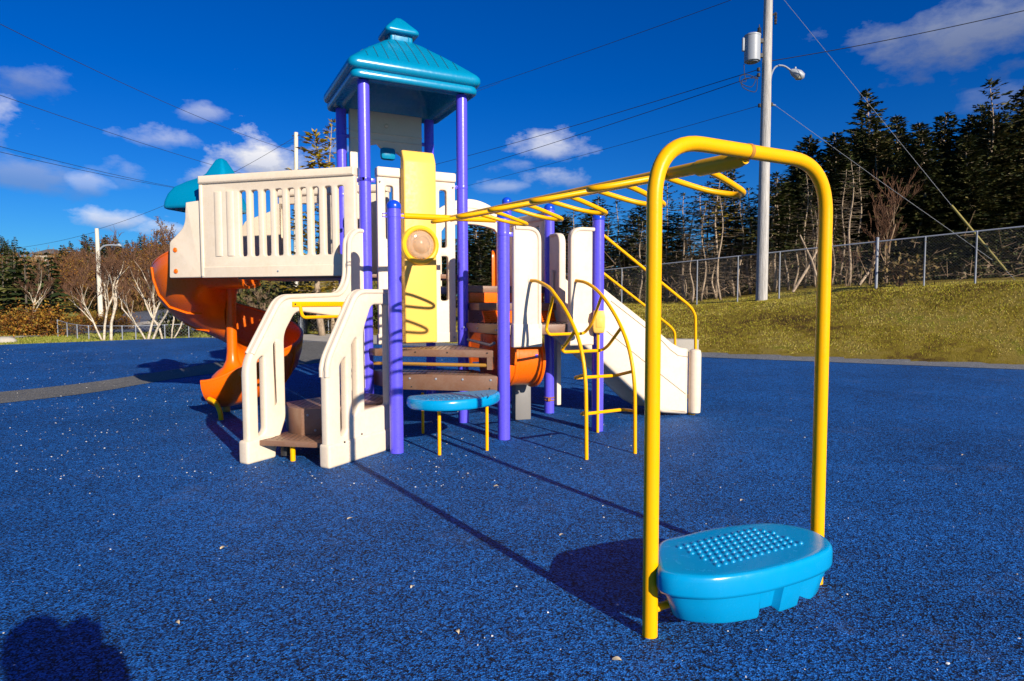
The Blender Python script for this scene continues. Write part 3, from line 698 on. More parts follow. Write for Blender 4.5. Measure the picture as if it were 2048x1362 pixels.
# far orange slide on the back of the upper deck
oe = -PA.n
def oslide(s0, s1, z0, z1, name, mat=ORANGE):
    prf = fillet([(0, z0), (0, z1, .14), (.35, z1 - .05, .2), (1.9, z1 - 1.15), (1.9, z0 - 1.2), (.3, z0, .2)], .05, 6)
    m = MB(); m.loft([[PA.w(s_, z, -.05) + Vector((.0, o, 0)) for o, z in prf] for s_ in (s0, s1)]); return m.build(name, mat, osl if name != 'back_slide' else ROOT, bevel=.015)
prf = [(0, 1.62), (.3, 1.6), (1.9, .45), (1.9, .5), (.3, 1.66), (0, 1.68)]
m = MB(); m.loft([[PA.w(s_, z, -.05) + Vector((.0, o, 0)) for o, z in prf] for s_ in (.50, 1.0)]); osl = m.build('back_slide', ORANGE, ROOT)
oslide(.46, .52, 1.6, 2.14, 'side_wall'); oslide(.96, 1.03, 1.6, 2.26, 'side_wall')

bolts(wallp, [PF.w(a, z, .05) for a in (.16, 1.045) for z in (1.06, 2.85)], n3, .012)
bolts(bp, [PB.w(a, z, .043) for a in (sr_ + .03, sr_ + 1.0) for z in (1.85,)], PB.n.to_3d(), .012)
# straight slide on the right
SA = V2(2.34, 8.36); sy_ = R_(21.6); PS = PL(SA, SA - V2(math.cos(sy_), math.sin(sy_)))
top = PS.pts([(1150, 531), (1209, 576), (1322, 666), (1346, 686), (1362, 695), (1378, 697)])
bot = PS.pts([(1376, 829), (1325, 826), (1300, 812), (1280, 793), (1208, 727), (1150, 676)])
sl = panel('straight_slide', PS, fillet(top + bot, .03), [], .11, .045, BEIGE, ROOT, -.05)
panel('side_wall', PS, fillet(top + bot, .03), [], .09, .035, BEIGE, sl, -.68)
zb = lambda a: float(np.interp(a, [.0, .35, .6, 1.8], [.27, .30, .42, 1.2]))
m = MB(); aa = np.linspace(.0, 1.85, 24); m.loft([[PS.w(a, zb(a) + d, o) for o, d in ((-.07, 0), (-.66, 0), (-.66, -.05), (-.07, -.05))] for a in aa]); m.build('slide_bed', BEIGE, sl)
m = MB()
for L in ([(1222, 602), (1322, 680), (1340, 699), (1356, 711), (1377, 714)], [(1213, 662), (1290, 724), (1371, 788)]):
    m.tube([PS.px(x, y, .0055) for x, y in L], .0045, 6)
m.build('seam', plastic('seam_brown', (.2, .15, .1), .7), sl)
m = MB(); m.lathe(PS.w(-.035, .03, .0), [(.05, 0), (.075, .015), (.078, .1), (.078, .78), (.07, .82), (.05, .835), (0, .838)], 24); m.build('end_roll', BEIGE, sl)
m = MB(); m.lathe(PS.w(-.035, .03, -.70), [(.05, 0), (.075, .015), (.078, .1), (.078, .78), (.07, .82), (.05, .835), (0, .838)], 24); m.build('end_roll', BEIGE, sl)
m = MB(); q = PS.w(-.03, -.02, -.05); m.lathe(q, [(.045, 0), (.045, .06)], 12); m.build('foot', YELLOW, sl)
m = MB(); m.box((.60, 8.62, .1), (.06, .02, 0), (-.05, .14, 0), (0, 0, .9)); m.build('slide_support', BEIGE, sl, bevel=.012)
for L, r_ in (([(1205, 469), (1293, 541), (1381, 613), (1391, 630), (1391, 800)], .021), ([(1205, 545), (1292, 613), (1340, 652), (1350, 664), (1350, 800)], .018)):
    m = MB(); m.tube(roundpath([PS.px(x, y, -.82) for x, y in L], .08, 6), r_, 12); m.build('handrail', YELLOW, ROOT)

# curved climber
m = None
gl, gr = PG.px(1062, 561, .045), PG.px(1152, 561, .045)
bl_, br_ = G(1173, 920), G(1270, 908)
CLp, CRp = PL(gl.xy, bl_.xy), PL(gr.xy, br_.xy)
lad = empty('arch_ladder', (.95, 6.3, 0), None, None); adopt(lad, ROOT)
lp = [(1062, 561), (1076, 563), (1098, 575), (1112, 592), (1128, 615), (1143, 643), (1156, 675), (1165, 712), (1170, 752), (1172, 795), (1173, 921)]
rp = [(1152, 561), (1171, 565), (1190, 577), (1206, 594), (1223, 618), (1240, 649), (1255, 687), (1264, 727), (1269, 772), (1270, 815), (1270, 909)]
for pl, L, g_ in ((CLp, lp, gl), (CRp, rp, gr)):
    m = MB(); m.tube(catmull([pl.px(x, y) for x, y in L], 5), .0185, 12); m.build('side_rail', YELLOW, lad)
    m = MB(); m.lathe(g_ - PG.n.to_3d() * .012, [(.034, 0), (.034, .01), (.024, .016)], 14, axis=PG.n.to_3d()); m.build('flange', BEIGE, lad)
for pts in ([('L', 1106, 592), ('L', 1092, 660), ('L', 1098, 669), ('R', 1168, 667), ('R', 1184, 648), ('R', 1203, 592)],
            [('L', 1150, 662), ('L', 1124, 699), ('L', 1128, 704), ('R', 1203, 701), ('R', 1216, 692), ('R', 1242, 656)],
            [('L', 1169, 750), ('L', 1147, 756), ('R', 1231, 751), ('R', 1264, 743)],
            [('L', 1172, 824), ('L', 1160, 829), ('R', 1246, 819), ('R', 1269, 822)]):
    m = MB(); m.tube(roundpath([(CLp if s_ == 'L' else CRp).px(x, y) for s_, x, y in pts], .06, 6), .0165, 10); m.build('rung', YELLOW, lad)
# talk tube
m = MB(); m.lathe((.968, 7.275, -.02), [(.018, 0), (.018, 1.2)], 12); tt = m.build('talk_tube', YELLOW, ROOT)
m = MB(); bx_ = [(.905, 7.20), (1.035, 7.20), (1.035, 7.28), (.905, 7.28)]
m.loft([[(.97 + (x - .97) * k, 7.24 + (y - 7.24) * k, z) for x, y in bx_] for k, z in ((.55, 1.13), (.8, 1.14), (.95, 1.17), (1, 1.2), (1, 1.32), (.9, 1.35), (.8, 1.385))]); tb = m.build('mouthpiece', YPLAS, tt, bevel=.012)
m = MB(); m.box((.935, 7.194, 1.2), (.07, 0, 0), (0, .008, 0), (0, 0, .1)); m.build('grille', YPLAS, tb, bevel=.003)

# overhead ladder and its arch
La = V2(.6077, 2.789); ae = V2(math.cos(.498), math.sin(.498)); Ra = La + ae * 1.1243; Ma = (La + Ra) / 2; Na = (P7 + P8) / 2
ge = (Na - Ma).normalized(); gl_ = V2(ge.y, -ge.x); LEN = (Na - Ma).length
m = MB(); m.tube(roundpath([(La.x, La.y, -.03), (La.x, La.y, 2.176), (Ra.x, Ra.y, 2.176), (Ra.x, Ra.y, -.03)], .27, 12), .0335, 24)
arch = m.build('support_arch', YELLOW, ROOT)
m = MB()
for s_, d in ((.0, ae),):
    c = Vector((Ma.x, Ma.y, 2.176)); m.lathe(c - d.to_3d() * .012, [(.0345, 0), (.037, .003), (.037, .018), (.0345, .022)], 24, axis=d.to_3d())
m.build('joint_ring', plastic('joint_ochre', (.5, .2, .01), .5), arch)
m = MB(); m.tube([(Ma.x + ge.x * s_, Ma.y + ge.y * s_, 2.150 + s_ * .0445 - .004) for s_ in (.016, .06, .14, .33, .335)], [.024, .036, .041, .041, .034], 18); m.build('gusset', YELLOW, arch)
rz = lambda s_: 2.150 + s_ * .0445
rail = MB(); rail.tube([(Ma.x + ge.x * s_, Ma.y + ge.y * s_, rz(s_)) for s_ in (.03, 1.3, 2.6, LEN)], .032, 20)
rl = rail.build('overhead_rail', YELLOW, ROOT)
cb0, cb1 = Vector((P7.x, P7.y, 2.318)), Vector((P8.x, P8.y, 2.345)); dd = (cb1 - cb0).normalized()
m = MB(); m.tube([cb0 + dd * .10, cb1 - dd * .10], .029, 18); cbr = m.build('cross_bar', YELLOW, rl)
for q0, q1 in ((cb0 + dd * .05, cb0 + dd * .11), (cb1 - dd * .11, cb1 - dd * .05)): m = MB(); m.tube([q0, q1], .019, 12); m.build('bar_end', YELLOW, rl)
m = MB(); clampring(m, cb1.xy, cb1.z, .0662, V2(cb1.x - dd.x, cb1.y - dd.y)); m.build('clamp', PURPLE, rl)
m = MB(); clampring(m, cb0.xy, cb0.z, .0662, V2(cb0.x + dd.x, cb0.y + dd.y))
m.tube([cb0 - dd * .065 + Vector((0, 0, -.018)), cb0 - dd * .115 + Vector((0, 0, -.016)), cb0 - dd * .115 + Vector((0, 0, .016)), cb0 - dd * .065 + Vector((0, 0, .018))], .006, 6)
m.build('clamp', PURPLE, rl)
for sd_, off in ((1, 0), (-1, .26)):
    for c_ in (.454, 1.13, 1.79, 2.435, 3.07):
        c2 = c_ + off
        def pt(s_, lat, dz): return Vector((Ma.x + ge.x * s_ + gl_.x * lat * sd_, Ma.y + ge.y * s_ + gl_.y * lat * sd_, rz(s_) + dz))
        P = catmull([pt(c2 - .155, -.01, -.008), pt(c2 - .135, .12, -.035), pt(c2 - .085, .30, -.075), pt(c2 - .05, .375, -.09), pt(c2, .405, -.095), pt(c2 + .055, .38, -.09), pt(c2 + .115, .27, -.07), pt(c2 + .15, .12, -.035), pt(c2 + .155, -.01, -.008)], 5)
        m = MB(); m.tube(P, .0165, 12); m.build('rung', YELLOW, rl)

# blue step between the legs of the arch
pz = .335
tp = [(1314, 1085), (1361, 1070), (1439, 1053), (1527, 1044), (1580, 1048), (1627, 1059), (1656, 1075), (1665, 1092), (1638, 1109), (1580, 1128), (1517, 1143), (1439, 1153), (1377, 1152), (1330, 1145), (1313, 1130)]
tw = [G(x, y, pz).xy for x, y in tp]; tw = [p.xy for p in catmull([p.to_3d() for p in tw], 5, True)]
cc = sum(tw, Vector((0, 0))) / len(tw)
sc_ = lambda k, z: [(cc.x + (p.x - cc.x) * k, cc.y + (p.y - cc.y) * k, z) for p in tw]
m = MB(); m.loft([sc_(.93, pz - .105), sc_(.985, pz - .10), sc_(1.0, pz - .085), sc_(1.0, pz - .03), sc_(.99, pz - .012), sc_(.965, pz - .002), sc_(.93, pz), sc_(.85, pz)])
stp = m.build('step_platform', CYAN, ROOT, smooth=60)
dens_ = [tw[0] + (tw[1] - tw[0]) * 0]
dens_ = []
for i in range(len(tw)):
    a_, b__ = tw[i], tw[(i + 1) % len(tw)]; n_ = max(1, int((b__ - a_).length / .012))
    dens_ += [a_ + (b__ - a_) * k / n_ for k in range(n_)]
us = [(p - cc).dot(ae) for p in dens_]; u0, u1 = min(us), max(us)
def notch(u):
    t = (u - u0) / (u1 - u0); r = 0
    for a_, b__ in ((.40, .50), (.69, .77)): r = max(r, smooth_(a_ - .03, a_, t) * (1 - smooth_(b__, b__ + .03, t)))
    return r
def ring(k, z, dk=0., dz=0.):
    return [(cc.x + (p.x - cc.x) * (k - dk * notch(u)), cc.y + (p.y - cc.y) * (k - dk * notch(u)), z + dz * notch(u)) for p, u in zip(dens_, us)]
m = MB(); m.loft([ring(.78, .115, .10, .02), ring(.81, .105, .12, .022), ring(.835, .115, .13, .02), ring(.90, .19, .14, .0), ring(.945, pz - .10, .13, .0)]); m.build('tub', CYAN, stp, smooth=40)
quad = [G(x, y, pz).xy for x, y in ((1348, 1094), (1430, 1132), (1612, 1088), (1522, 1056))]
def inq(p, q):
    s_ = [((q[(i + 1) % 4] - q[i]).x * (p - q[i]).y - (q[(i + 1) % 4] - q[i]).y * (p - q[i]).x) for i in range(4)]
    return all(v > 0 for v in s_) or all(v < 0 for v in s_)
m = MB(); an = V2(-ae.y, ae.x)
for i in range(-14, 15):
    for j in range(-8, 9):
        p = cc + ae * (i * .045 + (j % 2) * .0225) + an * j * .039
        if inq(p, quad): m.lathe((p.x, p.y, pz - .001), [(.0145, 0), (.0125, .006), (.007, .0095), (0, .0105)], 10)
m.build('tread_stud', CYAN, stp)
for q_, k_ in ((La, .12), (Ra, -.2)): m = MB(); m.tube([(q_.x, q_.y, .12), (q_.x + ae.x * k_, q_.y + ae.y * k_, .125)], .018, 10); m.build('bracket', YELLOW, stp)

# ------------------------------------------------------------------ ground, rubber, borders
def sheet(name, xl, xr, ys, mat, lift, nx=1, label=None, kind='structure', hf=None):
    hf = hf or H; V = []; Fc = []
    for y in ys:
        a, b = xl(y), xr(y)
        for i in range(nx + 1):
            x = a + (b - a) * i / nx; V.append((x, y, hf(x, y) + lift))
    for j in range(len(ys) - 1):
        for i in range(nx):
            k = j * (nx + 1) + i; Fc.append((k, k + 1, k + nx + 2, k + nx + 1))
    m = MB(); m.add(V, Fc); o = m.build(name, mat, None, smooth=60, fix=False)
    tag(o, label, None, None, kind); return o
ys = [-12, -6, 0, 4, 8] + [8.5 + i * .5 for i in range(90)] + [54 + i * 3 for i in range(60)] + [240, 300, 420, 600]
def terr(name, mat):
    V = []; Fc = []; us = [-1.6 + i * .035 for i in range(92)]
    for y in ys:
        s_ = max(abs(y), 14)
        for u in us: V.append((u * s_, y, H(u * s_, y) - .02))
    n = len(us)
    for j in range(len(ys) - 1):
        for i in range(n - 1): k = j * n + i; Fc.append((k, k + 1, k + n + 1, k + n))
    m = MB(); m.add(V, Fc); return tag(m.build(name, mat, None, smooth=60, fix=False), None, None, None, 'structure')
terr('ground', GRASS)
E1, E2 = GS(0, 690), GS(500, 671)                     # far left edge of the rubber
I1, I2 = GS(1403, 715), GS(2045, 740)                 # inner edge of the grey border on the right
def lx(A, B): return lambda y: A.x + (B.x - A.x) * (y - A.y) / (B.y - A.y)
le, kin, kout = lx(E1, E2), lx(I1, I2), lx(K1, K2)
def clampx(f, lo, hi): return lambda y: max(lo, min(hi, f(y)))
yt = None
for i in range(4000):
    y = 12 + i * .005
    if le(y) > kin(y): yt = y; break
if yt is None: yt = 22.
ry = [-8, -2, 2, 5, 8, 8.99] + [9 + i * .25 for i in range(int((yt - 9) / .25))] + [yt]
wl_ = lambda y: max(-40, le(y)) if y > E1.y - 12 else -40
sheet('play_area', clampx(le, -24, 60), clampx(kin, -60, 26), ry, RUBBER, .006, 1)
sheet('border_strip', clampx(kin, -60, 26), clampx(kout, -60, 27.2), ry, RUBEDGE, .012, 1)
# grey path that crosses the rubber behind the slide
up_ = [(-1400, 930), (-500, 836), (-60, 790), (0, 785), (100, 775), (200, 763), (290, 749), (360, 738), (440, 724), (520, 708), (580, 692), (620, 682), (662, 673)]
dn_ = [(-1400, 975), (-500, 868), (-60, 815), (0, 808), (100, 797), (200, 784), (280, 770), (360, 757), (440, 746), (520, 737), (600, 730), (680, 722), (775, 706)]
m = MB(); N_ = 40
A_ = catmull([GS(*p) for p in up_], 4); B_ = catmull([GS(*p) for p in dn_], 4)
V = []
for a, b in zip(A_, B_):
    for i in range(5):
        q = a + (b - a) * i / 4; V.append((q.x, q.y, base_z(q.y) + .011))
m.add(V, [(j * 5 + i, j * 5 + i + 1, j * 5 + i + 6, j * 5 + i + 5) for j in range(len(A_) - 1) for i in range(4)])
tag(m.build('path', RUBGREY, None, fix=False), None, None, None, 'structure')
# pale concrete apron and asphalt road far left
def patch(name, L, mat, lift):
    m = MB(); P = [GS(*p) for p in L]
    m.add([(p.x, p.y, H(p.x, p.y) + lift) for p in P], [tuple(range(len(P)))]); return tag(m.build(name, mat, None, smooth=0), None, None, None, 'structure')
patch('pavement', [(560, 678), (568, 671), (700, 668), (790, 675), (780, 690), (640, 684)], CONC, .02)
patch('road', [(140, 668), (120, 659), (235, 640), (252, 631.5), (420, 629), (560, 636), (560, 650), (400, 662)], ASPH, .03)
m = MB(); P = [GS(x, y) for x, y in ((262, 655), (300, 649), (360, 648), (420, 653))]; m.tube([(p.x, p.y, p.z + .05) for p in catmull(P, 4)], .12, 6)
tag(m.build('kerb', CONC, None), None, None, None, 'structure')
patch('footpath', [(-60, 676), (30, 673), (110, 668.5), (160, 666), (160, 668), (110, 671), (30, 676.5), (-60, 681)], CONC, .02)

# grass blades on the bank
rs = np.random.RandomState(3)
def blades(name, P, hmin, hmax, wd, mat, label):
    n = len(P); ang = rs.rand(n) * 6.283; hh = hmin + rs.rand(n) * (hmax - hmin); lean = (rs.rand(n) - .2) * .8 * hh
    la = rs.rand(n) * 6.283
    b = np.array(P); dx = np.cos(ang) * wd; dy = np.sin(ang) * wd
    V = np.empty((n, 3, 3)); V[:, 0] = b + np.stack([-dx, -dy, np.zeros(n)], 1); V[:, 1] = b + np.stack([dx, dy, np.zeros(n)], 1)
    V[:, 2] = b + np.stack([np.cos(la) * lean, np.sin(la) * lean, hh], 1)
    me = bpy.data.meshes.new(name); me.vertices.add(n * 3); me.loops.add(n * 3); me.polygons.add(n)
    me.vertices.foreach_set('co', V.reshape(-1)); me.loops.foreach_set('vertex_index', np.arange(n * 3, dtype=np.int32))
    me.polygons.foreach_set('loop_start', np.arange(0, n * 3, 3, dtype=np.int32)); me.update(calc_edges=True)
    o = link(name, me, mat, None, 0); return tag(o, label, None, None, 'stuff')
pts = []
while len(pts) < 210000:
    y = 9 + 20 * rs.rand(); x = -4 + 26 * rs.rand()
    k = (x - K1.x) * KN.x + (y - K1.y) * KN.y
    if k < .0 or k > 9: continue
    f = (FA.x - x) * FN.x + (FA.y - y) * FN.y
    if f < -2.5: continue
    cl = .5 + .5 * math.sin(x * 2.1 + math.sin(y * 1.7) * 2) * math.sin(y * 2.3 + x)
    if rs.rand() > .35 + .65 * cl: continue
    pts.append((x, y, H(x, y) - .022))
blades('bank_grass', pts, .008, .036, .009, BLADE, 'rough yellow green grass on the bank below the fence')
pts = []
while len(pts) < 16000:
    px = -40 + 900 * rs.rand(); py = 664 + 28 * rs.rand(); q = GS(px, py)
    if q.y < le(q.x) if False else (q.xy - E1.xy).dot(Vector((-(E2 - E1).y, (E2 - E1).x)).normalized()) < .1: continue
    if q.y > 40: continue
    pts.append((q.x, q.y, H(q.x, q.y) - .022))
blades('verge_grass', pts, .02, .07, .016, LAWN, 'short green verge along the far edge of the blue surface')

# ------------------------------------------------------------------ litter on the rubber
m = MB(); rnd = random.Random(5)
def chipat(x, y, r):
    z = base_z(y) + .0075; a0 = rnd.random() * 6.28; n = rnd.randint(4, 6); el = .5 + rnd.random() * .8
    P = []
    for i in range(n):
        t = a0 + 6.283 * i / n; q = r * (.6 + .6 * rnd.random()); P.append((x + math.cos(t) * q * el, y + math.sin(t) * q, z + .002))
    m.loft([P, [(x + (p[0] - x) * .6, y + (p[1] - y) * .6, z + r * .8) for p in P]], cap=(False, True))
for i in range(1000):
    if i < 480: px, py = rnd.gauss(150, 190), 700 + 260 * rnd.random() ** 1.4
    elif i < 800: px, py = rnd.gauss(830, 330), 800 + 180 * rnd.random()
    else: px, py = rnd.random() * 2048, 740 + 620 * rnd.random() ** 1.3
    q = G(px, py) if py > 800 else GS(px, py)
    if q.y > 18 or px < -50: continue
    if any((q.xy - c).length < .12 for c in (P7, P8, P5, P9, FR, FL)): continue
    chipat(q.x, q.y, (.003 + .004 * rnd.random() ** 2) * (1 + .05 * q.y))
tag(m.build('wood_chips', CHIP, None, smooth=0), 'pale specks of wood chip and grit scattered over the blue surface', None, None, 'stuff')
leaves = [((448, 1098), .05, .9, 'curled pale leaf on the blue surface in the lower left half'), ((702, 1040), .05, .2, 'broad tan leaf lying below the cream stair side'), ((355, 1250), .035, 2.4, 'small yellowish leaf near the shadow of the photographer'),
          ((1125, 1073), .04, .1, 'thin pale leaf left of the arch shadow'), ((1235, 1325), .045, 2.7, 'brown needle like leaf in front of the arch, at the bottom edge'), ((1485, 1003), .04, .3, 'pale sliver of leaf seen between the two arch legs'),
          ((1927, 912), .04, .1, 'tan leaf on the open blue surface at the far right'), ((993, 975), .045, 2.9, 'narrow leaf between the two long shadow lines'), ((825, 1177), .03, 1., 'tiny white leaf fragment in the lower middle of the surface'), ((915, 1268), .035, 1.9, 'small straw coloured leaf near the bottom edge left of the arch')]
for (px, py), L, a, lab in leaves:
    q = G(px, py); m = MB(); R1 = []; n = 8
    for i in range(n + 1):
        t = i / n; wd = L * .26 * math.sin(math.pi * min(.97, t * .93 + .03)); x = (t - .5) * L; zc = .008 + .008 * math.sin(t * 3.0) + .01 * (t - .5) ** 2
        for k, s_ in ((-1, 1), (0, 0), (1, 1)):
            u = x; v = k * wd; R1.append((q.x + u * math.cos(a) - v * math.sin(a), q.y + u * math.sin(a) + v * math.cos(a), zc + .004 * s_ * math.sin(t * 4 + k)))
    m.add(R1, [(i * 3 + k, i * 3 + k + 1, i * 3 + k + 4, i * 3 + k + 3) for i in range(n) for k in range(2)])
    tag(m.build('fallen_leaf', LEAFM, None, smooth=60), lab, 'leaf', 'fallen leaves on the blue surface')

# ------------------------------------------------------------------ chain link fences
def chain_fence(name, P, hts, label, cell=.055, postr=.024, railr=.021, wr=.0016, extra=None, mesh=True, heavy=()):
    """P: list of ground points (posts)"""
    r = empty(name, P[0], label, 'fence')
    for i, (p, h) in enumerate(zip(P, hts)):
        pr = postr * (1.7 if i in heavy else 1); m = MB(); hh = h + (.1 if i in heavy else -.01)
        m.lathe((p.x, p.y, p.z - .1), [(pr, 0), (pr, hh + .08), (pr * 1.15, hh + .085), (pr * 1.15, hh + .105), (pr * .6, hh + .125), (0, hh + .13)], 12); m.build('post', STEEL, r)
    m = MB(); m.tube([p + Vector((0, 0, h)) for p, h in zip(P, hts)], railr, 8); m.build('top_rail', STEEL, r)
    if mesh:
        m = MB()
        for i in range(len(P) - 1):
            a, b = P[i], P[i + 1]; L = (b - a).length; ha, hb = hts[i], hts[i + 1]; n3_ = (b - a).cross(Vector((0, 0, 1))).normalized() * wr
            hm = (ha + hb) / 2 - .03; d = (b - a).normalized(); st = cell * 1.414
            k = -hm
            while k < L:
                for sg in (1, -1):
                    x0, x1, z0, z1 = (k, k + hm, .02, hm) if sg == 1 else (k, k + hm, hm, .02)
                    if x0 < 0: z0 = z0 + (z1 - z0) * (-x0) / hm; x0 = 0
                    if x1 > L: z1 = z0 + (z1 - z0) * (L - x0) / (x1 - x0); x1 = L
                    if x1 - x0 < .02: continue
                    p, q = a + (b - a) * (x0 / L) + Vector((0, 0, z0)), a + (b - a) * (x1 / L) + Vector((0, 0, z1)); t = Vector((0, 0, wr)); dd_ = (q - p).normalized(); t = dd_.cross(n3_.normalized()) * wr
                    m.add([p + t + n3_, p - t + n3_, p - n3_, q + t + n3_, q - t + n3_, q - n3_], [(0, 1, 4, 3), (1, 2, 5, 4), (2, 0, 3, 5)])
                k += st
        o = m.build('wire_mesh', STEELD, r, smooth=0, fix=False)
    return r
fx = [1108, 1172, 1243, 1314, 1393, 1474, 1557, 1652, 1750, 1845, 1947, 2062, 2190]
fp = [fence_pt(x) for x in fx]; fp = [Vector((p.x, p.y, H(p.x, p.y) - .02)) for p in fp]
fht = []
for x, p in zip(fx, fp):
    ty_ = 552 + (x - 1210) * (452 - 540) / (2048 - 1210) - 10; ty_ = 540 + (x - 1210) * (452 - 540) / (2048 - 1210)
    d = ray(x, ty_); z = CH + d.z * (p.y / d.y); fht.append(z - p.z)
chain_fence('chain_link_fence', fp, fht, 'long galvanised chain link fence along the top of the grassy bank', heavy=(8,), wr=.001)
lf = [GS(x, y) for x, y in ((116, 672), (135, 673), (155, 677), (178, 679), (245, 679), (272, 679), (330, 677), (378, 675), (425, 674))]
chain_fence('chain_link_fence', lf, [1.0 * q.y / 20 * (.42 if i else .5) for i, q in enumerate(lf)], 'low grey chain link fence below the birches beyond the blue surface', cell=.08, wr=.0013, postr=.017, railr=.010)
bf = [GS(x, y) for x, y in ((574, 668), (602, 668), (657, 665), (716, 664))]
chain_fence('chain_link_fence', bf, [1.0, 1.02, 1.0, 1.0], 'short grey fence glimpsed under the yellow grab bar', cell=.08, wr=.0013, postr=.017, railr=.010)
q = GS(597, 668); m = MB(); m.box((q.x - .12, q.y + .3, q.z), (.26, 0, 0), (0, .26, 0), (0, 0, .48)); m.box((q.x - .14, q.y + .28, q.z + .48), (.3, 0, 0), (0, .3, 0), (0, 0, .05))
tag(m.build('cabinet', plastic('dark_grey_metal', (.06, .07, .08), .5), None, bevel=.01), 'dark grey utility box behind the short fence', 'box')
# concrete block behind the slide
q = GS(1357, 704); z0 = base_z(q.y)
m = MB(); m.box((q.x - .55, q.y + .1, z0 - .3), (1.0, -.3, 0), (.1, .4, 0), (0, 0, .62)); tag(m.build('concrete_block', CONC, None, bevel=.02), 'weathered pale concrete block in the bank behind the end of the straight slide', 'concrete block')

q = GS(8, 684); m = MB(); m.loft([[(q.x + math.cos(t) * r_ * (1 + .3 * math.sin(t * 2 + z)), q.y + math.sin(t) * r_ * .7, q.z + z) for t in [i * math.pi / 6 for i in range(12)]] for r_, z in ((.28, -.05), (.3, .04), (.24, .11), (.12, .15), (.02, .155))])
tag(m.build('rock', CONC, None, smooth=60), 'pale low rock on the verge at the very left edge', 'rock')
# ------------------------------------------------------------------ utility poles and wires
def pole_at(px, py_top, Y, z0=None):
    q = atY(px, py_top, Y); return q
pb = atY(1523, 597, 20.9); pt_ = atY(1538, -60, 20.9)
pz0 = H(pb.x, pb.y)
up = empty('utility_pole', (pb.x, pb.y, pz0), 'tall weathered wooden utility pole with a grey transformer and a street lamp, behind the fence', 'utility pole')
ax_ = Vector((pt_.x, pt_.y, pt_.z)); bs_ = Vector((pb.x, pb.y, pz0 - .3)); topz = ax_ + (ax_ - bs_).normalized() * .8
m = MB(); m.tube([bs_, bs_ + (topz - bs_) * .5, topz], [.185, .155, .12], 20); m.build('pole', POLEW, up)
PX = lambda x, y, dy=0: atY(x, y, 20.9 + dy)
c = PX(1504, 125); m = MB(); m.lathe(c, [(.0, 0), (.185, .0), (.19, .02), (.24, .03), (.245, .08), (.245, .78), (.255, .79), (.255, .83), (.2, .86), (.0, .88)], 24); tr = m.build('transformer', GREYM, up)
m = MB()
for dx in (.0,):
    b = PX(1518, 78); m.lathe(b, [(.05, 0), (.075, .03), (.05, .06), (.075, .1), (.05, .13), (.075, .17), (.05, .2), (.07, .24), (.045, .28), (.06, .32), (.02, .36), (.01, .45)], 12)
m.build('bushing', BLACK, tr)
m = MB(); m.box(c + Vector((-.32, -.05, .35)), (.1, 0, 0), (0, .1, 0), (0, 0, .4)); m.box(c + Vector((-.3, .0, .66)), (.12, 0, 0), (0, .05, 0), (0, 0, .1)); m.build('lug', GREYM, tr, bevel=.01)
m = MB(); m.box(c + Vector((.2, -.05, .15)), (.25, 0, 0), (0, .1, 0), (0, 0, .12)); m.box(c + Vector((.2, -.05, .6)), (.25, 0, 0), (0, .1, 0), (0, 0, .12)); m.build('bracket', BLACK, tr)
m = MB(); m.tube([PX(1546, 30), PX(1551, 26)], .03, 8); m.lathe(PX(1551, 48), [(.045, 0), (.03, .05), (.05, .1), (.03, .15), (.05, .2), (.03, .25), (.05, .3), (.02, .36)], 10); m.build('cut_out', BLACK, up)
m = MB(); m.tube(catmull([PX(1541, 160), PX(1543, 148), PX(1549, 136), PX(1558, 131), PX(1570, 133), PX(1583, 142)], 5), .028, 10); arm = m.build('lamp_arm', STEEL, up)
h0 = PX(1581, 141); h1 = PX(1608, 155); d_ = (h1 - h0)
m = MB(); m.tube([h0, h0 + d_ * .25, h0 + d_ * .6, h0 + d_ * .9, h1], [.05, .12, .15, .11, .03], 14); lh = m.build('lamp_head', GREYM, arm)
m = MB(); m.lathe(h0 + d_ * .6 + Vector((0, 0, -.03)), [(.13, 0), (.125, -.05), (.09, -.11), (0, -.14)], 16); m.build('lamp_glass', plastic('lamp_lens', (.35, .33, .25), .15), lh)
m = MB(); m.lathe(h0 + d_ * .35 + Vector((0, 0, .1)), [(.03, 0), (.03, .08), (0, .09)], 10); m.build('photocell', GREYM, lh)
m = MB()
for x, y, r in ((1497, 160, 18), (1503, 168, 20)):
    m.tube(catmull([PX(1515, 150), PX(x + r * .5, y + r * .6), PX(x, y + r * .75), PX(x - r * .9, y + r * .3), PX(x - r * .9, y - r * .4), PX(x - r * .2, y - r * .6), PX(1517, 157)], 6), .012, 6)
m.tube(catmull([PX(1488, 128), PX(1489, 150), PX(1492, 162), PX(1484, 164)], 5), .012, 6)
m.build('drip_loop', WIRE, up)
m = MB()
for x, y in ((1517, 139), (1517, 150), (1519, 211), (1543, 209), (1541, 122)):
    m = MB(); m.lathe(PX(x, y), [(.05, -.05), (.05, .05)], 8); m.build('insulator', BLACK, up)
def wire(a, b, sag, r, label, mat=WIRE, n=24, name='power_line'):
    P = [a + (b - a) * (i / n) - Vector((0, 0, sag * 4 * (i / n) * (1 - i / n))) for i in range(n + 1)]
    m = MB(); m.tube(P, r * .62, 6); return tag(m.build(name, mat, None), label, 'power line', None)
EP = lambda x, y, Y: atY(x, y, Y)
ep = EP(589, 290, 40)
wire(PX(1517, 139), EP(560, 395, 62), .5, .018, 'upper dark cable running left from the utility pole behind the blue roof')
wire(PX(1517, 150), EP(560, 432, 62), .5, .018, 'lower dark cable running left from the utility pole just under the upper one')
wire(PX(1519, 211), EP(560, 452, 62), .4, .012, 'thin cable leaving the utility pole below the street lamp towards the left')
wire(EP(1462, 0, 20.9), EP(560, 290, 58), .4, .014, 'high thin cable rising from behind the blue roof to the top of the photo')
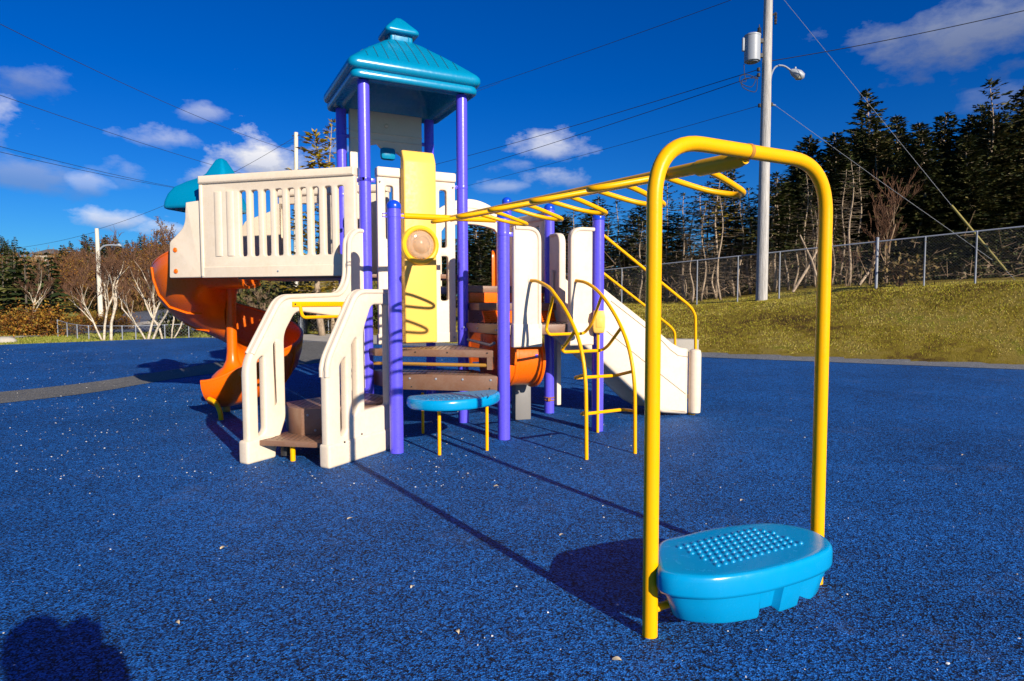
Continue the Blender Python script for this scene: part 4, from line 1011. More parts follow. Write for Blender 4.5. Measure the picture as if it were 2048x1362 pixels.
wire(PX(1541, 122), EP(2300, -40, 16), .12, .018, 'dark cable running right from the utility pole past the big cloud')
wire(EP(-150, -28, 16), EP(588, 303, 40), .35, .014, 'highest thin cable in the left sky ending at the distant pole')
wire(EP(-150, 137, 18), EP(640, 385, 45), .3, .014, 'second thin cable in the left sky passing above the slide hood')
wire(EP(-150, 253, 17), EP(470, 392, 45), .25, .014, 'upper one of the two close parallel cables left of the slide hood', n=20)
wire(EP(-150, 268, 17), EP(470, 390, 45), .25, .014, 'lower one of the two close parallel cables left of the slide hood', n=20)
wire(EP(197, 458, 45), EP(590, 274, 40), .5, .018, 'thin cable from the pale street lamp pole up to the distant pole')
wire(EP(-60, 500, 60), EP(197, 462, 45), .4, .018, 'faint cable just above the far left treetops')
wire(EP(590, 272, 40), EP(1000, 165, 34), .4, .012, 'faint cable from the distant pole passing behind the blue roof')
g1 = EP(2030, 560, 17.2); g1t = EP(1552, -20, 20.9)
gw = empty('guy_wire', g1, 'steel guy wire with a long yellow sleeve anchored on the bank at the right edge', 'guy wire')
gs = EP(2012, 541, 17.35); ge_ = EP(1903, 411, 18.1)
m = MB(); m.tube([g1t, ge_, gs, g1], .0065, 6); m.build('wire', WIREG, gw)
m = MB(); m.tube([gs, ge_], .032, 10); m.build('guard_sleeve', GUARD, gw)
m = MB(); m.tube([EP(1548, 209, 20.9), EP(1760, 362, 19.9), EP(1985, 520, 18.9)], .0065, 6); m.tube([EP(1543, 209, 20.9), EP(1551, 211, 20.9)], .03, 8)
tag(m.build('guy_wire', WIREG, None), 'plain steel guy wire slanting down behind the fence from below the street lamp', 'guy wire')
lpz = H(atY(200, 600, 45).x, 45.)
l0 = atY(202, 640, 45); l0.z = lpz - .2
lp_ = empty('street_lamp', l0, 'slim pale street lamp pole standing among the birches on the left', 'street lamp')
l1 = EP(193.5, 457, 45); m = MB(); m.tube([l0, l1], [.17, .12], 12); m.build('pole', POLEP, lp_)
m = MB(); m.tube(catmull([EP(195, 512, 45), EP(199, 500, 45), EP(208, 492, 45), EP(222, 490, 45), EP(236, 491, 45)], 5), .06, 8); a_ = m.build('lamp_arm', STEEL, lp_)
m = MB(); m.tube([EP(233, 490, 45), EP(238, 490, 45), EP(243, 492, 45)], [.06, .11, .05], 8); m.build('lamp_head', GREYM, a_)
d0 = EP(592, 640, 40); d0.z = H(d0.x, 40) - .3; d1 = EP(592, 265, 40)
dp = empty('utility_pole', d0, 'distant pale pole half hidden by the golden larch behind the tower', 'utility pole')
m = MB(); m.tube([d0, d1], [.17, .12], 12); m.build('pole', POLEP, dp)
m = MB(); m.tube([EP(583, 300, 40), EP(591, 305, 40)], .04, 6); m.tube([EP(584, 272, 40), EP(600, 270, 40)], .03, 6); m.build('insulator', WIRE, dp)

# ------------------------------------------------------------------ vegetation
class QB:
    """fast collector of loose leaf quads"""
    def __init__(s): s.v = []
    def spray(s, P, D, L, W_, rnd, up=None):
        D = D.normalized(); n = D.cross(up or Vector((rnd.gauss(0, .5), rnd.gauss(0, .5), 1))); 
        if n.length < 1e-4: n = D.orthogonal()
        n.normalize(); n *= W_
        s.v += [P, P + D * L * .55 + n, P + D * L, P + D * L * .45 - n]
    def mesh(s, name, mat):
        n = len(s.v) // 4; me = bpy.data.meshes.new(name); me.vertices.add(n * 4); me.loops.add(n * 4); me.polygons.add(n)
        me.vertices.foreach_set('co', np.array([c for p in s.v for c in p], dtype=np.float32)); me.loops.foreach_set('vertex_index', np.arange(n * 4, dtype=np.int32))
        me.polygons.foreach_set('loop_start', np.arange(0, n * 4, 4, dtype=np.int32)); me.update(calc_edges=True); me.materials.append(mat); return me
def twig(m, P, r, seg=3): m.tube(P, r, seg, cap=False)
def spruce_meshes(seed, Hh, cs, R, dens=1.0, dead=60, leafL=.30, leafW=.045, ragged=.35, lean=.0, r0=.09, mat=None, droop=.25, flag=0):
    """returns trunk and crown meshes; cs = fraction of the height where living branches start"""
    rnd = random.Random(seed); tm = MB(); q = QB()
    def tp_(z): return Vector((lean * z * z / Hh + .10 * math.sin(z * .9 + seed), .08 * math.sin(z * 1.1 + seed * 2), z))
    n = 12; tm.tube([tp_(Hh * i / n) for i in range(n + 1)], [r0 * (1 - .93 * i / n) + .006 for i in range(n + 1)], 7)
    for i in range(dead):
        z = Hh * (.08 + (cs + .12 - .08) * rnd.random()); a = rnd.random() * 6.283; L = R * (.25 + .65 * rnd.random()) * (1.0 if z < Hh * cs else .5); b = tp_(z)
        e = Vector((math.cos(a), math.sin(a), rnd.gauss(-.05, .2)))
        P = [b, b + e * L * .5 + Vector((0, 0, -.04 * L)), b + e * L + Vector((0, 0, .16 * L * rnd.random()))]
        tm.tube(P, [.012, .008, .003], 3, cap=False)
        for k in range(rnd.randint(1, 4)):
            t = .35 + .6 * rnd.random(); s0 = b + e * L * t; a2 = a + rnd.choice((-1, 1)) * (.5 + .5 * rnd.random()); l2 = L * .35 * rnd.random() + .08
            tm.tube([s0, s0 + Vector((math.cos(a2), math.sin(a2), rnd.gauss(.05, .2))) * l2], [.006, .002], 3, cap=False)
    z = Hh * cs
    while z < Hh * .985:
        t = (z - Hh * cs) / (Hh * (1 - cs)); rr = R * (1 - t) ** .75 + .10
        if t < .12: rr *= .55 + t * 3.5
        nb = max(3, int((3.2 + 2.6 * (1 - t)) * dens))
        a0 = rnd.random() * 6.283
        for k in range(nb):
            if rnd.random() < .16: continue
            a = a0 + 6.283 * k / nb + rnd.gauss(0, .35); L = rr * (1 - ragged + ragged * 1.6 * rnd.random())
            if flag: L *= 1 + flag * math.cos(a)
            if L < .08: continue
            b = tp_(z + rnd.gauss(0, .05)); e = Vector((math.cos(a), math.sin(a), .0)); rise = .35 * t - droop * (1 - t) + rnd.gauss(0, .1)
            tip = b + e * L + Vector((0, 0, L * rise)); mid = b + e * L * .55 + Vector((0, 0, L * (rise * .55 - .05)))
            tm.tube([b, mid, tip], [.013, .009, .003], 3, cap=False)
            ns = max(4, int(L * 15 * dens))
            for j in range(ns):
                u = .12 + .88 * (j + rnd.random()) / ns; c_ = b * (1 - u) ** 2 + mid * 2 * u * (1 - u) + tip * u * u
                sd_ = rnd.choice((-1, 1)); a3 = a + sd_ * (.45 + .55 * rnd.random()) * (1.15 - u * .6)
                ll = leafL * (.55 + .7 * rnd.random()) * (1.15 - .55 * u)
                q.spray(c_, Vector((math.cos(a3), math.sin(a3), rise * .6 + rnd.gauss(-.05, .22))), ll, leafW * (.7 + .6 * rnd.random()), rnd)
                if rnd.random() < .5: q.spray(c_, Vector((math.cos(a3 + .5), math.sin(a3 + .5), rnd.gauss(-.25, .3))), ll * .7, leafW, rnd)
        z += (.17 + .10 * rnd.random()) / max(.5, dens) * (1 - .35 * t)
    for k in range(8): q.spray(tp_(Hh * (.965 + .03 * rnd.random())), Vector((rnd.gauss(0, .5), rnd.gauss(0, .5), 1)), leafL * .7, leafW * .7, rnd)
    tmesh = bpy.data.meshes.new('trunk'); tmesh.from_pydata(tm.v, [], tm.f); tmesh.materials.append(BARK); tmesh.shade_smooth()
    return tmesh, q.mesh('crown', mat or SPRUCE)
def place_tree(name, ms, loc, rz, sc, label, cat='tree', group=None):
    r = empty(name, loc, label, cat, group); r.rotation_euler = (0, 0, rz); r.scale = (sc[0], sc[0], sc[1])
    for nm, me in zip(('trunk', 'crown'), ms):
        o = bpy.data.objects.new(nm, me); COL.objects.link(o); o.parent = r
    return r
TALLB = [spruce_meshes(11 + i, 9., .55 + .06 * (i % 3), 1.2, .8, 150, leafL=.3, leafW=.045, ragged=.65, r0=.08) for i in range(4)]      # bare stems, thin tops
MIDS = [spruce_meshes(31 + i, 9., .36, 1.6, 1.3, 80, leafL=.34, leafW=.055, ragged=.5, r0=.09) for i in range(3)]
FULL = [spruce_meshes(51 + i, 9., .12 + .06 * i, 1.9 + .1 * (i % 2), 1.45, 40, leafL=.36, leafW=.06, ragged=.45 + .06 * i, r0=.11, mat=SPRUCED, droop=.2 - .1 * (i % 2)) for i in range(4)]
POLES = [spruce_meshes(131 + i, 9., .82 - .05 * i, .75, .8, 110, leafL=.3, leafW=.045, ragged=.6, r0=.06) for i in range(3)]
FLAG = [spruce_meshes(71, 9., .30, 1.8, .95, 40, leafL=.36, leafW=.06, ragged=.7, r0=.09, mat=SPRUCED, flag=.4, droop=-.1)]
sk = [(1090, 445), (1130, 402), (1160, 398), (1200, 388), (1250, 378), (1300, 360), (1350, 352), (1400, 342), (1450, 330), (1500, 335), (1560, 312), (1610, 285), (1640, 305), (1665, 275), (1700, 240), (1725, 190), (1760, 250), (1790, 240), (1810, 290), (1835, 250), (1880, 232), (1920, 228), (1970, 165), (2005, 245), (2040, 175), (2110, 180), (2300, 150)]
def skyl(x): return float(np.interp(x, [p[0] for p in sk], [p[1] for p in sk]))
rnd = random.Random(42)
def tree_px(px, ytop, Y, kind, label, name='spruce_tree', group=None, wide=None):
    p = atY(px, 500, Y); z0 = H(p.x, p.y) - .05; t = atY(px, ytop, Y); h = t.z - z0
    ms = kind[rnd.randrange(len(kind))]; k = h / 9.
    return place_tree(name, ms, (p.x, p.y, z0), rnd.random() * 6.283 if kind is not FLAG else 0, ((wide or (.62 + .38 * k)) * (.9 + .2 * rnd.random()), k), label, 'tree', group)
# trees that stand out against the sky
for px, yt_, Y, kd, lab in ((1725, 182, 28, MIDS, 'tallest spruce of the middle group, its thin top left of the long guy wire'), (1665, 266, 27, FULL, 'dark pointed spruce just right of the arch'), (1790, 232, 28, FULL, 'full spruce whose top stands right behind the long guy wire'),
                            (1880, 227, 27, FULL, 'broad dark spruce with a pointed top right of the guy wire'), (1835, 246, 29, FULL, 'small pointed spruce top between two bigger spruces right of the guy wire'), (1970, 160, 25, FLAG, 'wind swept open topped spruce, tall near the right edge'),
                            (2042, 168, 25, FULL, 'tall dark spruce cut by the right edge of the photo'), (1612, 272, 28, FULL, 'spruce whose top rises right of the utility pole'), (1755, 262, 27, FULL, 'rounded dark spruce beside the tallest one'), (1925, 232, 27, FULL, 'dense dark spruce left of the wind swept one'),
                            (957, 446, 24, MIDS, 'small spruce with pale bare lower branches seen under the cream arch')):
    tree_px(px, yt_, Y, kd, lab)
gB = 'thin bare stemmed spruces behind the fence'; gF = 'dark spruces behind the fence on the right'; gM = 'spruces behind the play structure'
px = 1118
while px < 1640:
    Y = 24.6 + 6 * rnd.random() + (1400 - px) * .006
    tree_px(px, skyl(px) + rnd.random() * 75, Y, TALLB if rnd.random() < .78 else MIDS, 'thin spruce with a bare pale stem in the crowded wood behind the fence', group=gB)
    px += 12 + 9 * rnd.random()
px = 1205
while px < 1720:
    Y = 23.6 + 3.5 * rnd.random() - max(0, px - 1450) * .004
    tree_px(px, skyl(px) + 40 + rnd.random() * 130, Y, POLES, 'slender bare stem near the front of the wood behind the fence', group='bare stems at the front of the wood')
    px += 12 + 12 * rnd.random()
px = 1590
while px < 2240:
    Y = 25.5 + 7 * rnd.random() - (px - 1600) * .004
    tree_px(px, skyl(px) + 12 + rnd.random() * 80, Y, FULL if rnd.random() < .72 else MIDS, 'dark spruce in the dense wood behind the fence on the right', group=gF)
    px += 13 + 9 * rnd.random()
px = 860
while px < 1130:
    tree_px(px, 440 + 40 * rnd.random() - max(0, (px - 1050)) * .5, 29 + 5 * rnd.random(), MIDS if rnd.random() < .6 else FULL, 'spruce in the wood glimpsed between the posts of the play structure', group=gM)
    px += 17 + 9 * rnd.random()
# back row closing the wood
px = 1100
while px < 2300:
    tree_px(px, skyl(px) + (45 if px > 1560 else 95) + rnd.random() * 60, 34 + 6 * rnd.random(), FULL, 'dark spruce deep in the wood behind the front row', group='spruces deep in the wood')
    px += (11 if px > 1560 else 34) + 8 * rnd.random()
uq = QB(); ut = MB()
for i in range(42000):
    px = 1085 + 1150 * rnd.random(); Y = 25.5 + 12 * rnd.random() - max(0, px - 1500) * .004; p = atY(px, 500, Y); z = H(p.x, p.y)
    P = Vector((p.x, p.y, z + 1.6 * rnd.random() ** 1.6)); uq.spray(P, Vector((rnd.gauss(0, 1), rnd.gauss(0, 1), rnd.gauss(.3, .6))), .2, .035, rnd)
for i in range(900):
    px = 1090 + 1100 * rnd.random(); Y = 24.2 + 5 * rnd.random() - max(0, px - 1500) * .004; p = atY(px, 500, Y); z = H(p.x, p.y); P = Vector((p.x, p.y, z + .1 + 1.5 * rnd.random() ** 2)); d = Vector((rnd.gauss(0, 1), rnd.gauss(0, .6), rnd.gauss(.1, .5))).normalized()
    ut.tube([P, P + d * (.3 + .7 * rnd.random())], [.012, .004], 3, cap=False)
tag(link('undergrowth', uq.mesh('undergrowth', SPRUCED), None, None, 0), 'dark low undergrowth on the floor of the wood behind the fence', None, None, 'stuff')
tag(ut.build('fallen_branches', TWIGP, None, fix=False), 'tangle of dead grey branches on the floor of the wood behind the fence', None, None, 'stuff')
# golden larch
lar = spruce_meshes(91, 8., .20, 1.7, 1.0, 25, leafL=.34, leafW=.05, ragged=.6, r0=.11, mat=LARCH, droop=-.05)
p = atY(640, 500, 21.5); z0 = H(p.x, p.y); t = atY(640, 262, 21.5)
place_tree('larch_tree', lar, (p.x, p.y, z0), .4, (1.05, (t.z - z0) / 8), 'golden larch behind the bridge panel and the blue roofed tower', 'tree')
p = atY(664, 500, 23); t = atY(664, 240, 23); z0 = H(p.x, p.y)
place_tree('larch_tree', spruce_meshes(95, 8., .3, 1.1, .6, 25, leafL=.34, leafW=.045, ragged=.7, r0=.09, mat=LARCH, droop=-.15), (p.x, p.y, z0), 1.4, (.8, (t.z - z0) / 8), 'sparse larch whose thin top shows beside the rear tower post', 'tree')
p = atY(1440, 500, 23.5); z0 = H(p.x, p.y); t = atY(1440, 385, 23.5)
place_tree('larch_tree', spruce_meshes(97, 8., .62, 1.0, .5, 20, leafL=.3, leafW=.05, ragged=.6, r0=.06, mat=LARCH), (p.x, p.y, z0), 0, (.75, (t.z - z0) / 8), 'slim larch with a few yellow boughs seen through the arch', 'tree')

def bare_tree(seed, Hh, spread, stems, mat_t, r0=.05, depth=5, leaf=None, twigr=.004, nleaf=0, lean=0, fork=3, up=.45):
    rnd = random.Random(seed); tm = MB(); tw_ = MB(); q = QB()
    def grow(P, D, L, r, d):
        n = 3; pts = [P]; rad = [r]; c = P; dd = D
        for i in range(n):
            dd = (dd + Vector((rnd.gauss(0, .14), rnd.gauss(0, .14), rnd.gauss(.03, .08)))).normalized(); c = c + dd * L / n; pts.append(c); rad.append(max(twigr, r * (1 - .38 * (i + 1) / n)))
        (tm if d > 2 else tw_).tube(pts, rad, 6 if d > 3 else 3, cap=False)
        if d == 0: 
            for k in range(nleaf): q.spray(c + Vector((rnd.gauss(0, .05), rnd.gauss(0, .05), rnd.gauss(0, .05))), Vector((rnd.gauss(0, 1), rnd.gauss(0, 1), rnd.gauss(0, .6))), .09, .028, rnd)
            return
        nk = fork if d > 1 else fork + 2
        for k in range(nk):
            t = .35 + .65 * (k + rnd.random()) / nk; i = min(n - 1, int(t * n)); b = pts[i] + (pts[i + 1] - pts[i]) * (t * n - i)
            e = Vector((rnd.gauss(0, 1), rnd.gauss(0, 1), 0)).normalized() * spread
            grow(b, (dd + e * .8 + Vector((0, 0, up * .5))).normalized(), L * (.5 + .25 * rnd.random()), rad[i] * .62, d - 1)
    for (dx, dy, ang, az, k) in stems:
        D = Vector((math.sin(ang) * math.cos(az), math.sin(ang) * math.sin(az), math.cos(ang)))
        grow(Vector((dx, dy, -.05)), D, Hh * .42 * k, r0 * k, depth)
    a = bpy.data.meshes.new('trunk'); a.from_pydata(tm.v, [], tm.f); a.materials.append(mat_t); a.shade_smooth()
    b = bpy.data.meshes.new('twigs'); b.from_pydata(tw_.v, [], tw_.f); b.materials.append(TWIG if leaf != 'pale' else TWIGP)
    out = [a, b]
    if nleaf: out.append(q.mesh('leaves', leaf if leaf and leaf != 'pale' else SHRUB))
    return out
def place_parts(name, ms, names, loc, rz, sc, label, cat, group=None):
    r = empty(name, loc, label, cat, group); r.rotation_euler = (0, 0, rz); r.scale = (sc, sc, sc)
    for nm, me in zip(names, ms):
        o = bpy.data.objects.new(nm, me); COL.objects.link(o); o.parent = r
    return r
def stemlist(px0, py0, tips, Y):
    b = GS(px0, py0); out = []
    for (bx, tx, ty_) in tips:
        s0 = GS(bx, py0); s0 = Vector((s0.x, b.y, b.z)); tt_ = atY(tx, ty_, b.y); d = tt_ - s0; out.append((s0.x - b.x, 0, math.atan2(abs(d.x), d.z), 0 if d.x > 0 else math.pi, d.length / (1.9)))
    return b, out
for (px0, py0, tips, lab, sd_) in ((213, 680, [(208, 198, 560), (205, 160, 600), (222, 250, 545)], 'birch with three pale stems standing at the edge of the blue surface', 3), (300, 678, [(296, 318, 560), (292, 250, 590), (305, 330, 565)], 'forked pale birch left of the orange spiral slide', 4),
                                  (326, 677, [(325, 322, 580)], 'single slender birch stem next to the forked one', 5), (345, 676, [(343, 352, 600), (347, 372, 610)], 'thin birch almost touching the spiral slide', 6), (60, 650, [(60, 58, 590), (62, 78, 575)], 'small crooked birch above the orange shrub', 8)):
    b, st = stemlist(px0, py0, tips, 22)
    place_parts('birch_tree', bare_tree(sd_, 3.7, .62, st, BIRCH, .042, 5, twigr=.004), ('trunk', 'twigs'), b, 0, 1, lab, 'tree', 'birches on the left')
BT = [bare_tree(100 + i, 4.6, .75, [(0, 0, .05, i, 1), (.15, .1, .3, 2 + i, .85), (-.1, .1, .35, 4.4 + i, .8), (0, -.1, .45, 5.6 + i, .7)], TWIG, .05, 5, twigr=.009, fork=3, nleaf=(1, 2, 0)[i], leaf=SHRUB) for i in range(3)]
labB = 'leafless red brown bush tree in the thicket behind the birches'
for i, (px, py, Y, s_) in enumerate(((120, 655, 33, 1.0), (165, 655, 35, 1.05), (215, 655, 37, 1.2), (262, 650, 36, 1.25), (305, 648, 38, 1.25), (345, 650, 36, 1.35), (385, 650, 35, 1.2), (40, 655, 36, .9), (240, 650, 43, 1.35), (290, 650, 45, 1.5), (330, 650, 46, 1.6), (185, 655, 44, 1.2), (140, 655, 46, 1.15), (430, 655, 37, 1.0), (400, 655, 46, 1.2))):
    Y *= 1.38; s_ *= 1.12; p = atY(px, py, Y); ms = BT[i % 3]
    place_parts('bare_tree', ms, ('trunk', 'twigs', 'leaves'), (p.x, p.y, H(p.x, p.y)), i * 1.3, s_, labB if i not in (5, 6) else ('tall leafless tree whose fine top shows left of the slide hood' if i == 5 else 'leafless bush tree hidden partly by the spiral slide'), 'tree', 'leafless trees in the left thicket')
def shrub(seed, w_, h_, n, mat, L=.09, W_=.03, stems=24, smat=None):
    rnd = random.Random(seed); q = QB(); m = MB()
    for i in range(stems):
        a = rnd.random() * 6.283; d = Vector((math.cos(a) * w_ * .6 * rnd.random(), math.sin(a) * w_ * .6 * rnd.random(), h_ * (.6 + .5 * rnd.random()))); b = Vector((math.cos(a) * w_ * .2 * rnd.random(), math.sin(a) * w_ * .2 * rnd.random(), 0))
        m.tube([b, b + d * .5 + Vector((rnd.gauss(0, .05), rnd.gauss(0, .05), 0)), b + d], [.012, .008, .003], 3, cap=False)
        for j in range(3):
            t = .4 + .5 * rnd.random(); m.tube([b + d * t, b + d * t + Vector((rnd.gauss(0, .25), rnd.gauss(0, .25), .25 * rnd.random() + .1)) * h_], [.006, .002], 3, cap=False)
    cl = [(Vector((rnd.gauss(0, .38) * w_, rnd.gauss(0, .38) * w_, h_ * (.15 + .8 * rnd.random()))), .12 + .2 * rnd.random()) for _ in range(max(6, n // 90))]
    for i in range(n):
        c, r = rnd.choice(cl); p = c + Vector((rnd.gauss(0, r), rnd.gauss(0, r), rnd.gauss(0, r * .8)))
        if p.z < .02: p.z = .05
        q.spray(p, Vector((rnd.gauss(0, 1), rnd.gauss(0, 1), rnd.gauss(.2, .7))), L * (.6 + .8 * rnd.random()), W_, rnd)
    a = bpy.data.meshes.new('stems'); a.from_pydata(m.v, [], m.f); a.materials.append(smat or TWIG)
    return [a, q.mesh('foliage', mat)]
def put_shrub(px, py, ms, sc, lab, grp=None, Y=None, name='shrub'):
    p = GS(px, py) if Y is None else atY(px, py, Y); place_parts(name, ms, ('stems', 'foliage'), (p.x, p.y, H(p.x, p.y) - .03), px * .1, sc, lab, 'shrub', grp)
for i, (px, py, s_, lab) in enumerate(((55, 670, 1.0, 'low orange brown shrub nearest the left edge'), (92, 671, 1.1, 'rounded orange brown shrub right beside the low fence'), (30, 668, .7, 'small reddish shrub next to the green lawn'), (190, 662, .7, 'low golden shrub between the birch stems and the road'), (235, 658, .7, 'golden brown shrub at the near edge of the road'))):
    put_shrub(px, py, shrub(200 + i, 1.0, .75, 3200, SHRUB, .08, .024), s_, lab, 'autumn shrubs on the left')
put_shrub(1800, 573, shrub(210, .75, .75, 900, DRYB, .12, .035), 1.0, 'dry brown bush at the foot of the fence by the thick fence post', Y=19.2)
put_shrub(365, 672, shrub(211, .7, .7, 1400, GREENB, .13, .03), 1.0, 'low dark green juniper like shrub beside the spiral slide')
for i, (px, Y, s_, mt, lab) in enumerate(((500, 23, 1.15, GREENB, 'dark evergreen shrub under the left end of the bridge'), (560, 25, 1.5, GREENB, 'dark evergreen shrub behind the curved stair side'), (690, 24, 1.0, DRYB, 'dry brown shrub seen through the stairs on the right'), (625, 26, 1.0, DRYB, 'dry grass coloured shrub behind the short fence'), (745, 26, 1.3, GREENB, 'evergreen shrub behind the tower'))):
    put_shrub(px, 660, shrub(220 + i, 1.2, 1.25, 2200, mt, .16, .04), s_, lab, None, Y)
for i, (px, Y, s_, lab) in enumerate(((530, 22.5, .62, 'pale twiggy bush under the bridge left of the stairs'), (556, 23.5, .6, 'second pale twiggy bush under the bridge, nearer the stair side'), (472, 24, .7, 'bare twiggy bush partly behind the spiral slide'), (705, 25, .62, 'bare twiggy bush seen between the stair sides'), (1770, 23.6, 1.3, 'bare rust coloured deciduous tree between the spruces by the thick fence post'), (1735, 22.8, .9, 'thin bare sapling just right of the arch'), (1690, 22.6, .5, 'leaning bare sapling behind the fence seen through the arch'))):
    p = atY(px, 640, Y); ms = bare_tree(300 + i, 4.0 if i > 3 else 3.0, .6, [(0, 0, .1, i, 1), (.1, 0, .3, 1 + i, .9), (-.1, .1, .3, 3 + i, .9), (0, .1, .4, 5 + i, .8)][:2 if i > 3 else 4], TWIGP, .04, 4 if i > 3 else 5, leaf='pale' if i < 4 else None, twigr=.005)
    place_parts('bare_bush', ms, ('trunk', 'twigs'), (p.x, p.y, H(p.x, p.y)), i, s_, lab, 'bush')
# fallen grey deadwood behind the fence
for i, (x0, y0, x1, y1, lab) in enumerate(((1585, 585, 1640, 490, 'grey dead trunk leaning right behind the fence seen through the arch'), (1640, 575, 1600, 470, 'pale dead trunk leaning left behind the fence seen through the arch'), (1718, 570, 1752, 520, 'broken grey branch propped behind the fence by the thick post'))):
    a, b = atY(x0, y0, 22.5), atY(x1, y1, 23.2); m = MB(); m.tube([a, (a + b) / 2 + Vector((.06, 0, .03)), b], [.05, .04, .025], 7); tag(m.build('dead_trunk', BARK, None), lab, 'log', 'dead trunks behind the fence')

# far wood on the left slope: one mass
rnd = random.Random(9); wt = MB(); wq = QB(); wb = MB()
def cheap_conifer(P, h, R):
    wt.tube([P, P + Vector((0, 0, h))], [.08, .02], 4, cap=False)
    z = h * .12
    while z < h:
        t = z / h; rr = R * (1 - t) ** .8 + .08
        for k in range(6):
            a = rnd.random() * 6.283; L = rr * (.5 + .6 * rnd.random()); e = Vector((math.cos(a), math.sin(a), -.18 + .4 * t))
            wq.spray(P + Vector((0, 0, z)) + e * L * .15, e, L, .16 + .08 * rnd.random(), rnd); wq.spray(P + Vector((0, 0, z)) + e * L * .5, Vector((math.cos(a + .7), math.sin(a + .7), -.2)), L * .6, .13, rnd)
        z += .26
for i in range(210):
    px = -120 + 620 * rnd.random(); Y = 55 + 75 * rnd.random(); p = atY(px, 600, Y); z = H(p.x, p.y)
    if abs(px - 83) < 45 and Y < 110: Y += 55; p = atY(px, 600, Y); z = H(p.x, p.y)
    cheap_conifer(Vector((p.x, p.y, z)), 3.2 + 2.6 * rnd.random(), 1.3 + .5 * rnd.random())
for i in range(26):
    px = -60 + 170 * rnd.random(); Y = 38 + 12 * rnd.random(); p = atY(px, 600, Y); cheap_conifer(Vector((p.x, p.y, H(p.x, p.y))), 3.0 + 1.2 * rnd.random(), 1.3)
me = wq.mesh('far_wood', SPRUCE)
tag(link('far_wood', me, None, None, 0), 'distant mixed evergreen wood covering the left hillside', None, None, 'stuff')
tag(wt.build('far_wood_trunks', BARKD, None, fix=False), 'trunks of the distant wood on the left hillside', None, None, 'stuff')
rq = QB()
for i in range(150):
    px = -40 + 460 * rnd.random(); Y = 48 + 50 * rnd.random(); p = atY(px, 600, Y); z = H(p.x, p.y); h = 2.2 + 1.8 * rnd.random()
    for k in range(170):
        a = rnd.random() * 6.283; u = rnd.random() ** .6; r_ = 1.5 * math.sqrt(rnd.random()); P = Vector((p.x + math.cos(a) * r_, p.y + math.sin(a) * r_, z + h * u * (1.1 - .25 * r_)))
        rq.spray(P, Vector((rnd.gauss(0, .6), rnd.gauss(0, .6), 1)), .55, .035, rnd)
tag(link('far_thicket', rq.mesh('far_thicket', mat_leaf('far_twigs', [(0, (.06, .03, .018)), (.45, (.13, .065, .03)), (.8, (.22, .10, .03)), (1, (.25, .17, .05))])), None, None, 0), 'distant red brown leafless thicket on the left hillside', None, None, 'stuff')
# house on the hill
hp = atY(84, 523, 104); hz_ = hp.z
hs_ = empty('house', (hp.x, hp.y, hz_ - 3), 'small pale house with a grey hipped roof high in the left hillside wood', 'house')
m = MB(); m.box((hp.x - 1.3, hp.y, hz_ - 3), (3.0, 0, 0), (0, 4, 0), (0, 0, 4.2)); wl2 = m.build('wall', SIDING, hs_)
m = MB(); z = hz_ + 1.2; P = [(hp.x - 1.7, hp.y - .5, z), (hp.x + 2.1, hp.y - .5, z), (hp.x + 2.1, hp.y + 4.5, z), (hp.x - 1.7, hp.y + 4.5, z)]
m.loft([P, [(hp.x - .1, hp.y + 1.6, z + .9), (hp.x + .7, hp.y + 1.6, z + .9), (hp.x + .7, hp.y + 2.4, z + .9), (hp.x - .1, hp.y + 2.4, z + .9)]]); m.build('roof', ROOFG, hs_)
for dx in (-.7, .9):
    m = MB(); m.box((hp.x + dx, hp.y - .03, hz_ - .1), (.6, 0, 0), (0, .05, 0), (0, 0, .8)); m.build('window', GLASSD, hs_)

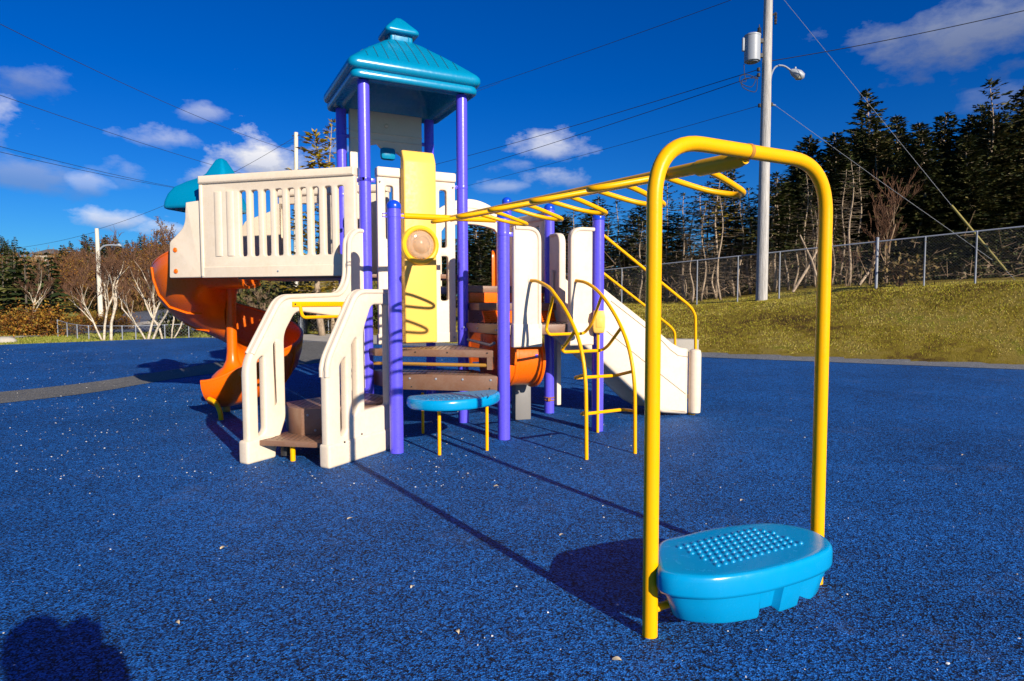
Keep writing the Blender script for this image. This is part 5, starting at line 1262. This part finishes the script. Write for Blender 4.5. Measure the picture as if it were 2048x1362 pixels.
# ------------------------------------------------------------------ the photographer, standing behind the camera (casts the shadow at the lower left)
def skin(name, J, E_, Rr, mat, parent):
    me = bpy.data.meshes.new(name); me.from_pydata(J, E_, []); o = bpy.data.objects.new(name, me); COL.objects.link(o)
    md = o.modifiers.new('s', 'SKIN'); sv = me.skin_vertices[0].data
    for i, r in enumerate(Rr): sv[i].radius = (r, r) if not isinstance(r, tuple) else r
    sv[0].use_root = True; o.modifiers.new('u', 'SUBSURF').levels = 2
    dg = bpy.context.evaluated_depsgraph_get(); dg.update(); m2 = bpy.data.meshes.new_from_object(o.evaluated_get(dg)); bpy.data.objects.remove(o)
    return link(name, m2, mat, parent, 80)
sp_ = lambda p, z, k: Vector((p * .834 + k * .552, p * .552 - k * .834, z))     # across the light, height, distance behind the camera
PO = sp_(-.2, 0, .2)
pr_ = empty('person', PO, 'photographer in a dark jacket holding up a camera, seen only as the lower left shadow', 'person')
hx = sp_(-.225, 1.425, .16)
J = [sp_(-.19, .80, .22), sp_(-.19, .98, .22), sp_(-.19, 1.12, .21), sp_(-.2, 1.23, .2), sp_(-.235, 1.34, .18), sp_(-.40, 1.20, .2), sp_(-.26, 1.06, .08), sp_(-.09, 1.31, .09), sp_(.0, 1.20, .2), sp_(.035, 1.13, .13), sp_(.0, 1.36, .12),
     sp_(-.28, .74, .22), sp_(-.29, .42, .2), sp_(-.3, .06, .23), sp_(-.10, .74, .22), sp_(-.09, .42, .2), sp_(-.08, .06, .23), sp_(-.3, .03, .13), sp_(-.08, .03, .13)]
Ed = [(0, 1), (1, 2), (2, 3), (3, 4), (3, 5), (5, 6), (6, 7), (3, 8), (8, 9), (9, 10), (0, 11), (11, 12), (12, 13), (0, 14), (14, 15), (15, 16), (13, 17), (16, 18)]
skin('body', J, Ed, [.15, .155, .18, .19, .085, .095, .08, .075, .10, .105, .085, .1, .075, .055, .1, .075, .055, .045, .045], CLOTH, pr_)
m = MB(); m.lathe(hx + Vector((0, 0, -.12)), [(.055, 0), (.085, .04), (.10, .1), (.105, .15), (.09, .2), (.055, .235), (0, .245)], 20); hd = m.build('head', SKIN, pr_, smooth=80)
m = MB(); m.lathe(hx + Vector((0, -.015, -.02)), [(.106, 0), (.112, .07), (.1, .115), (.06, .148), (0, .158)], 20); m.build('hair', HAIR, pr_, smooth=80)
m = MB(); m.box((-.075, -.14, CH - .25), (.15, 0, 0), (0, .08, 0), (0, 0, .22)); m.lathe((0, -.07, CH - .075), [(.035, 0), (.035, .03)], 16, axis=Vector((0, 1, 0))); m.box((-.03, -.13, CH - .03), (.06, 0, 0), (0, .06, 0), (0, 0, .03))
tag(m.build('camera_body', BLACK, None, bevel=.008), 'black camera held up by the photographer', 'camera')
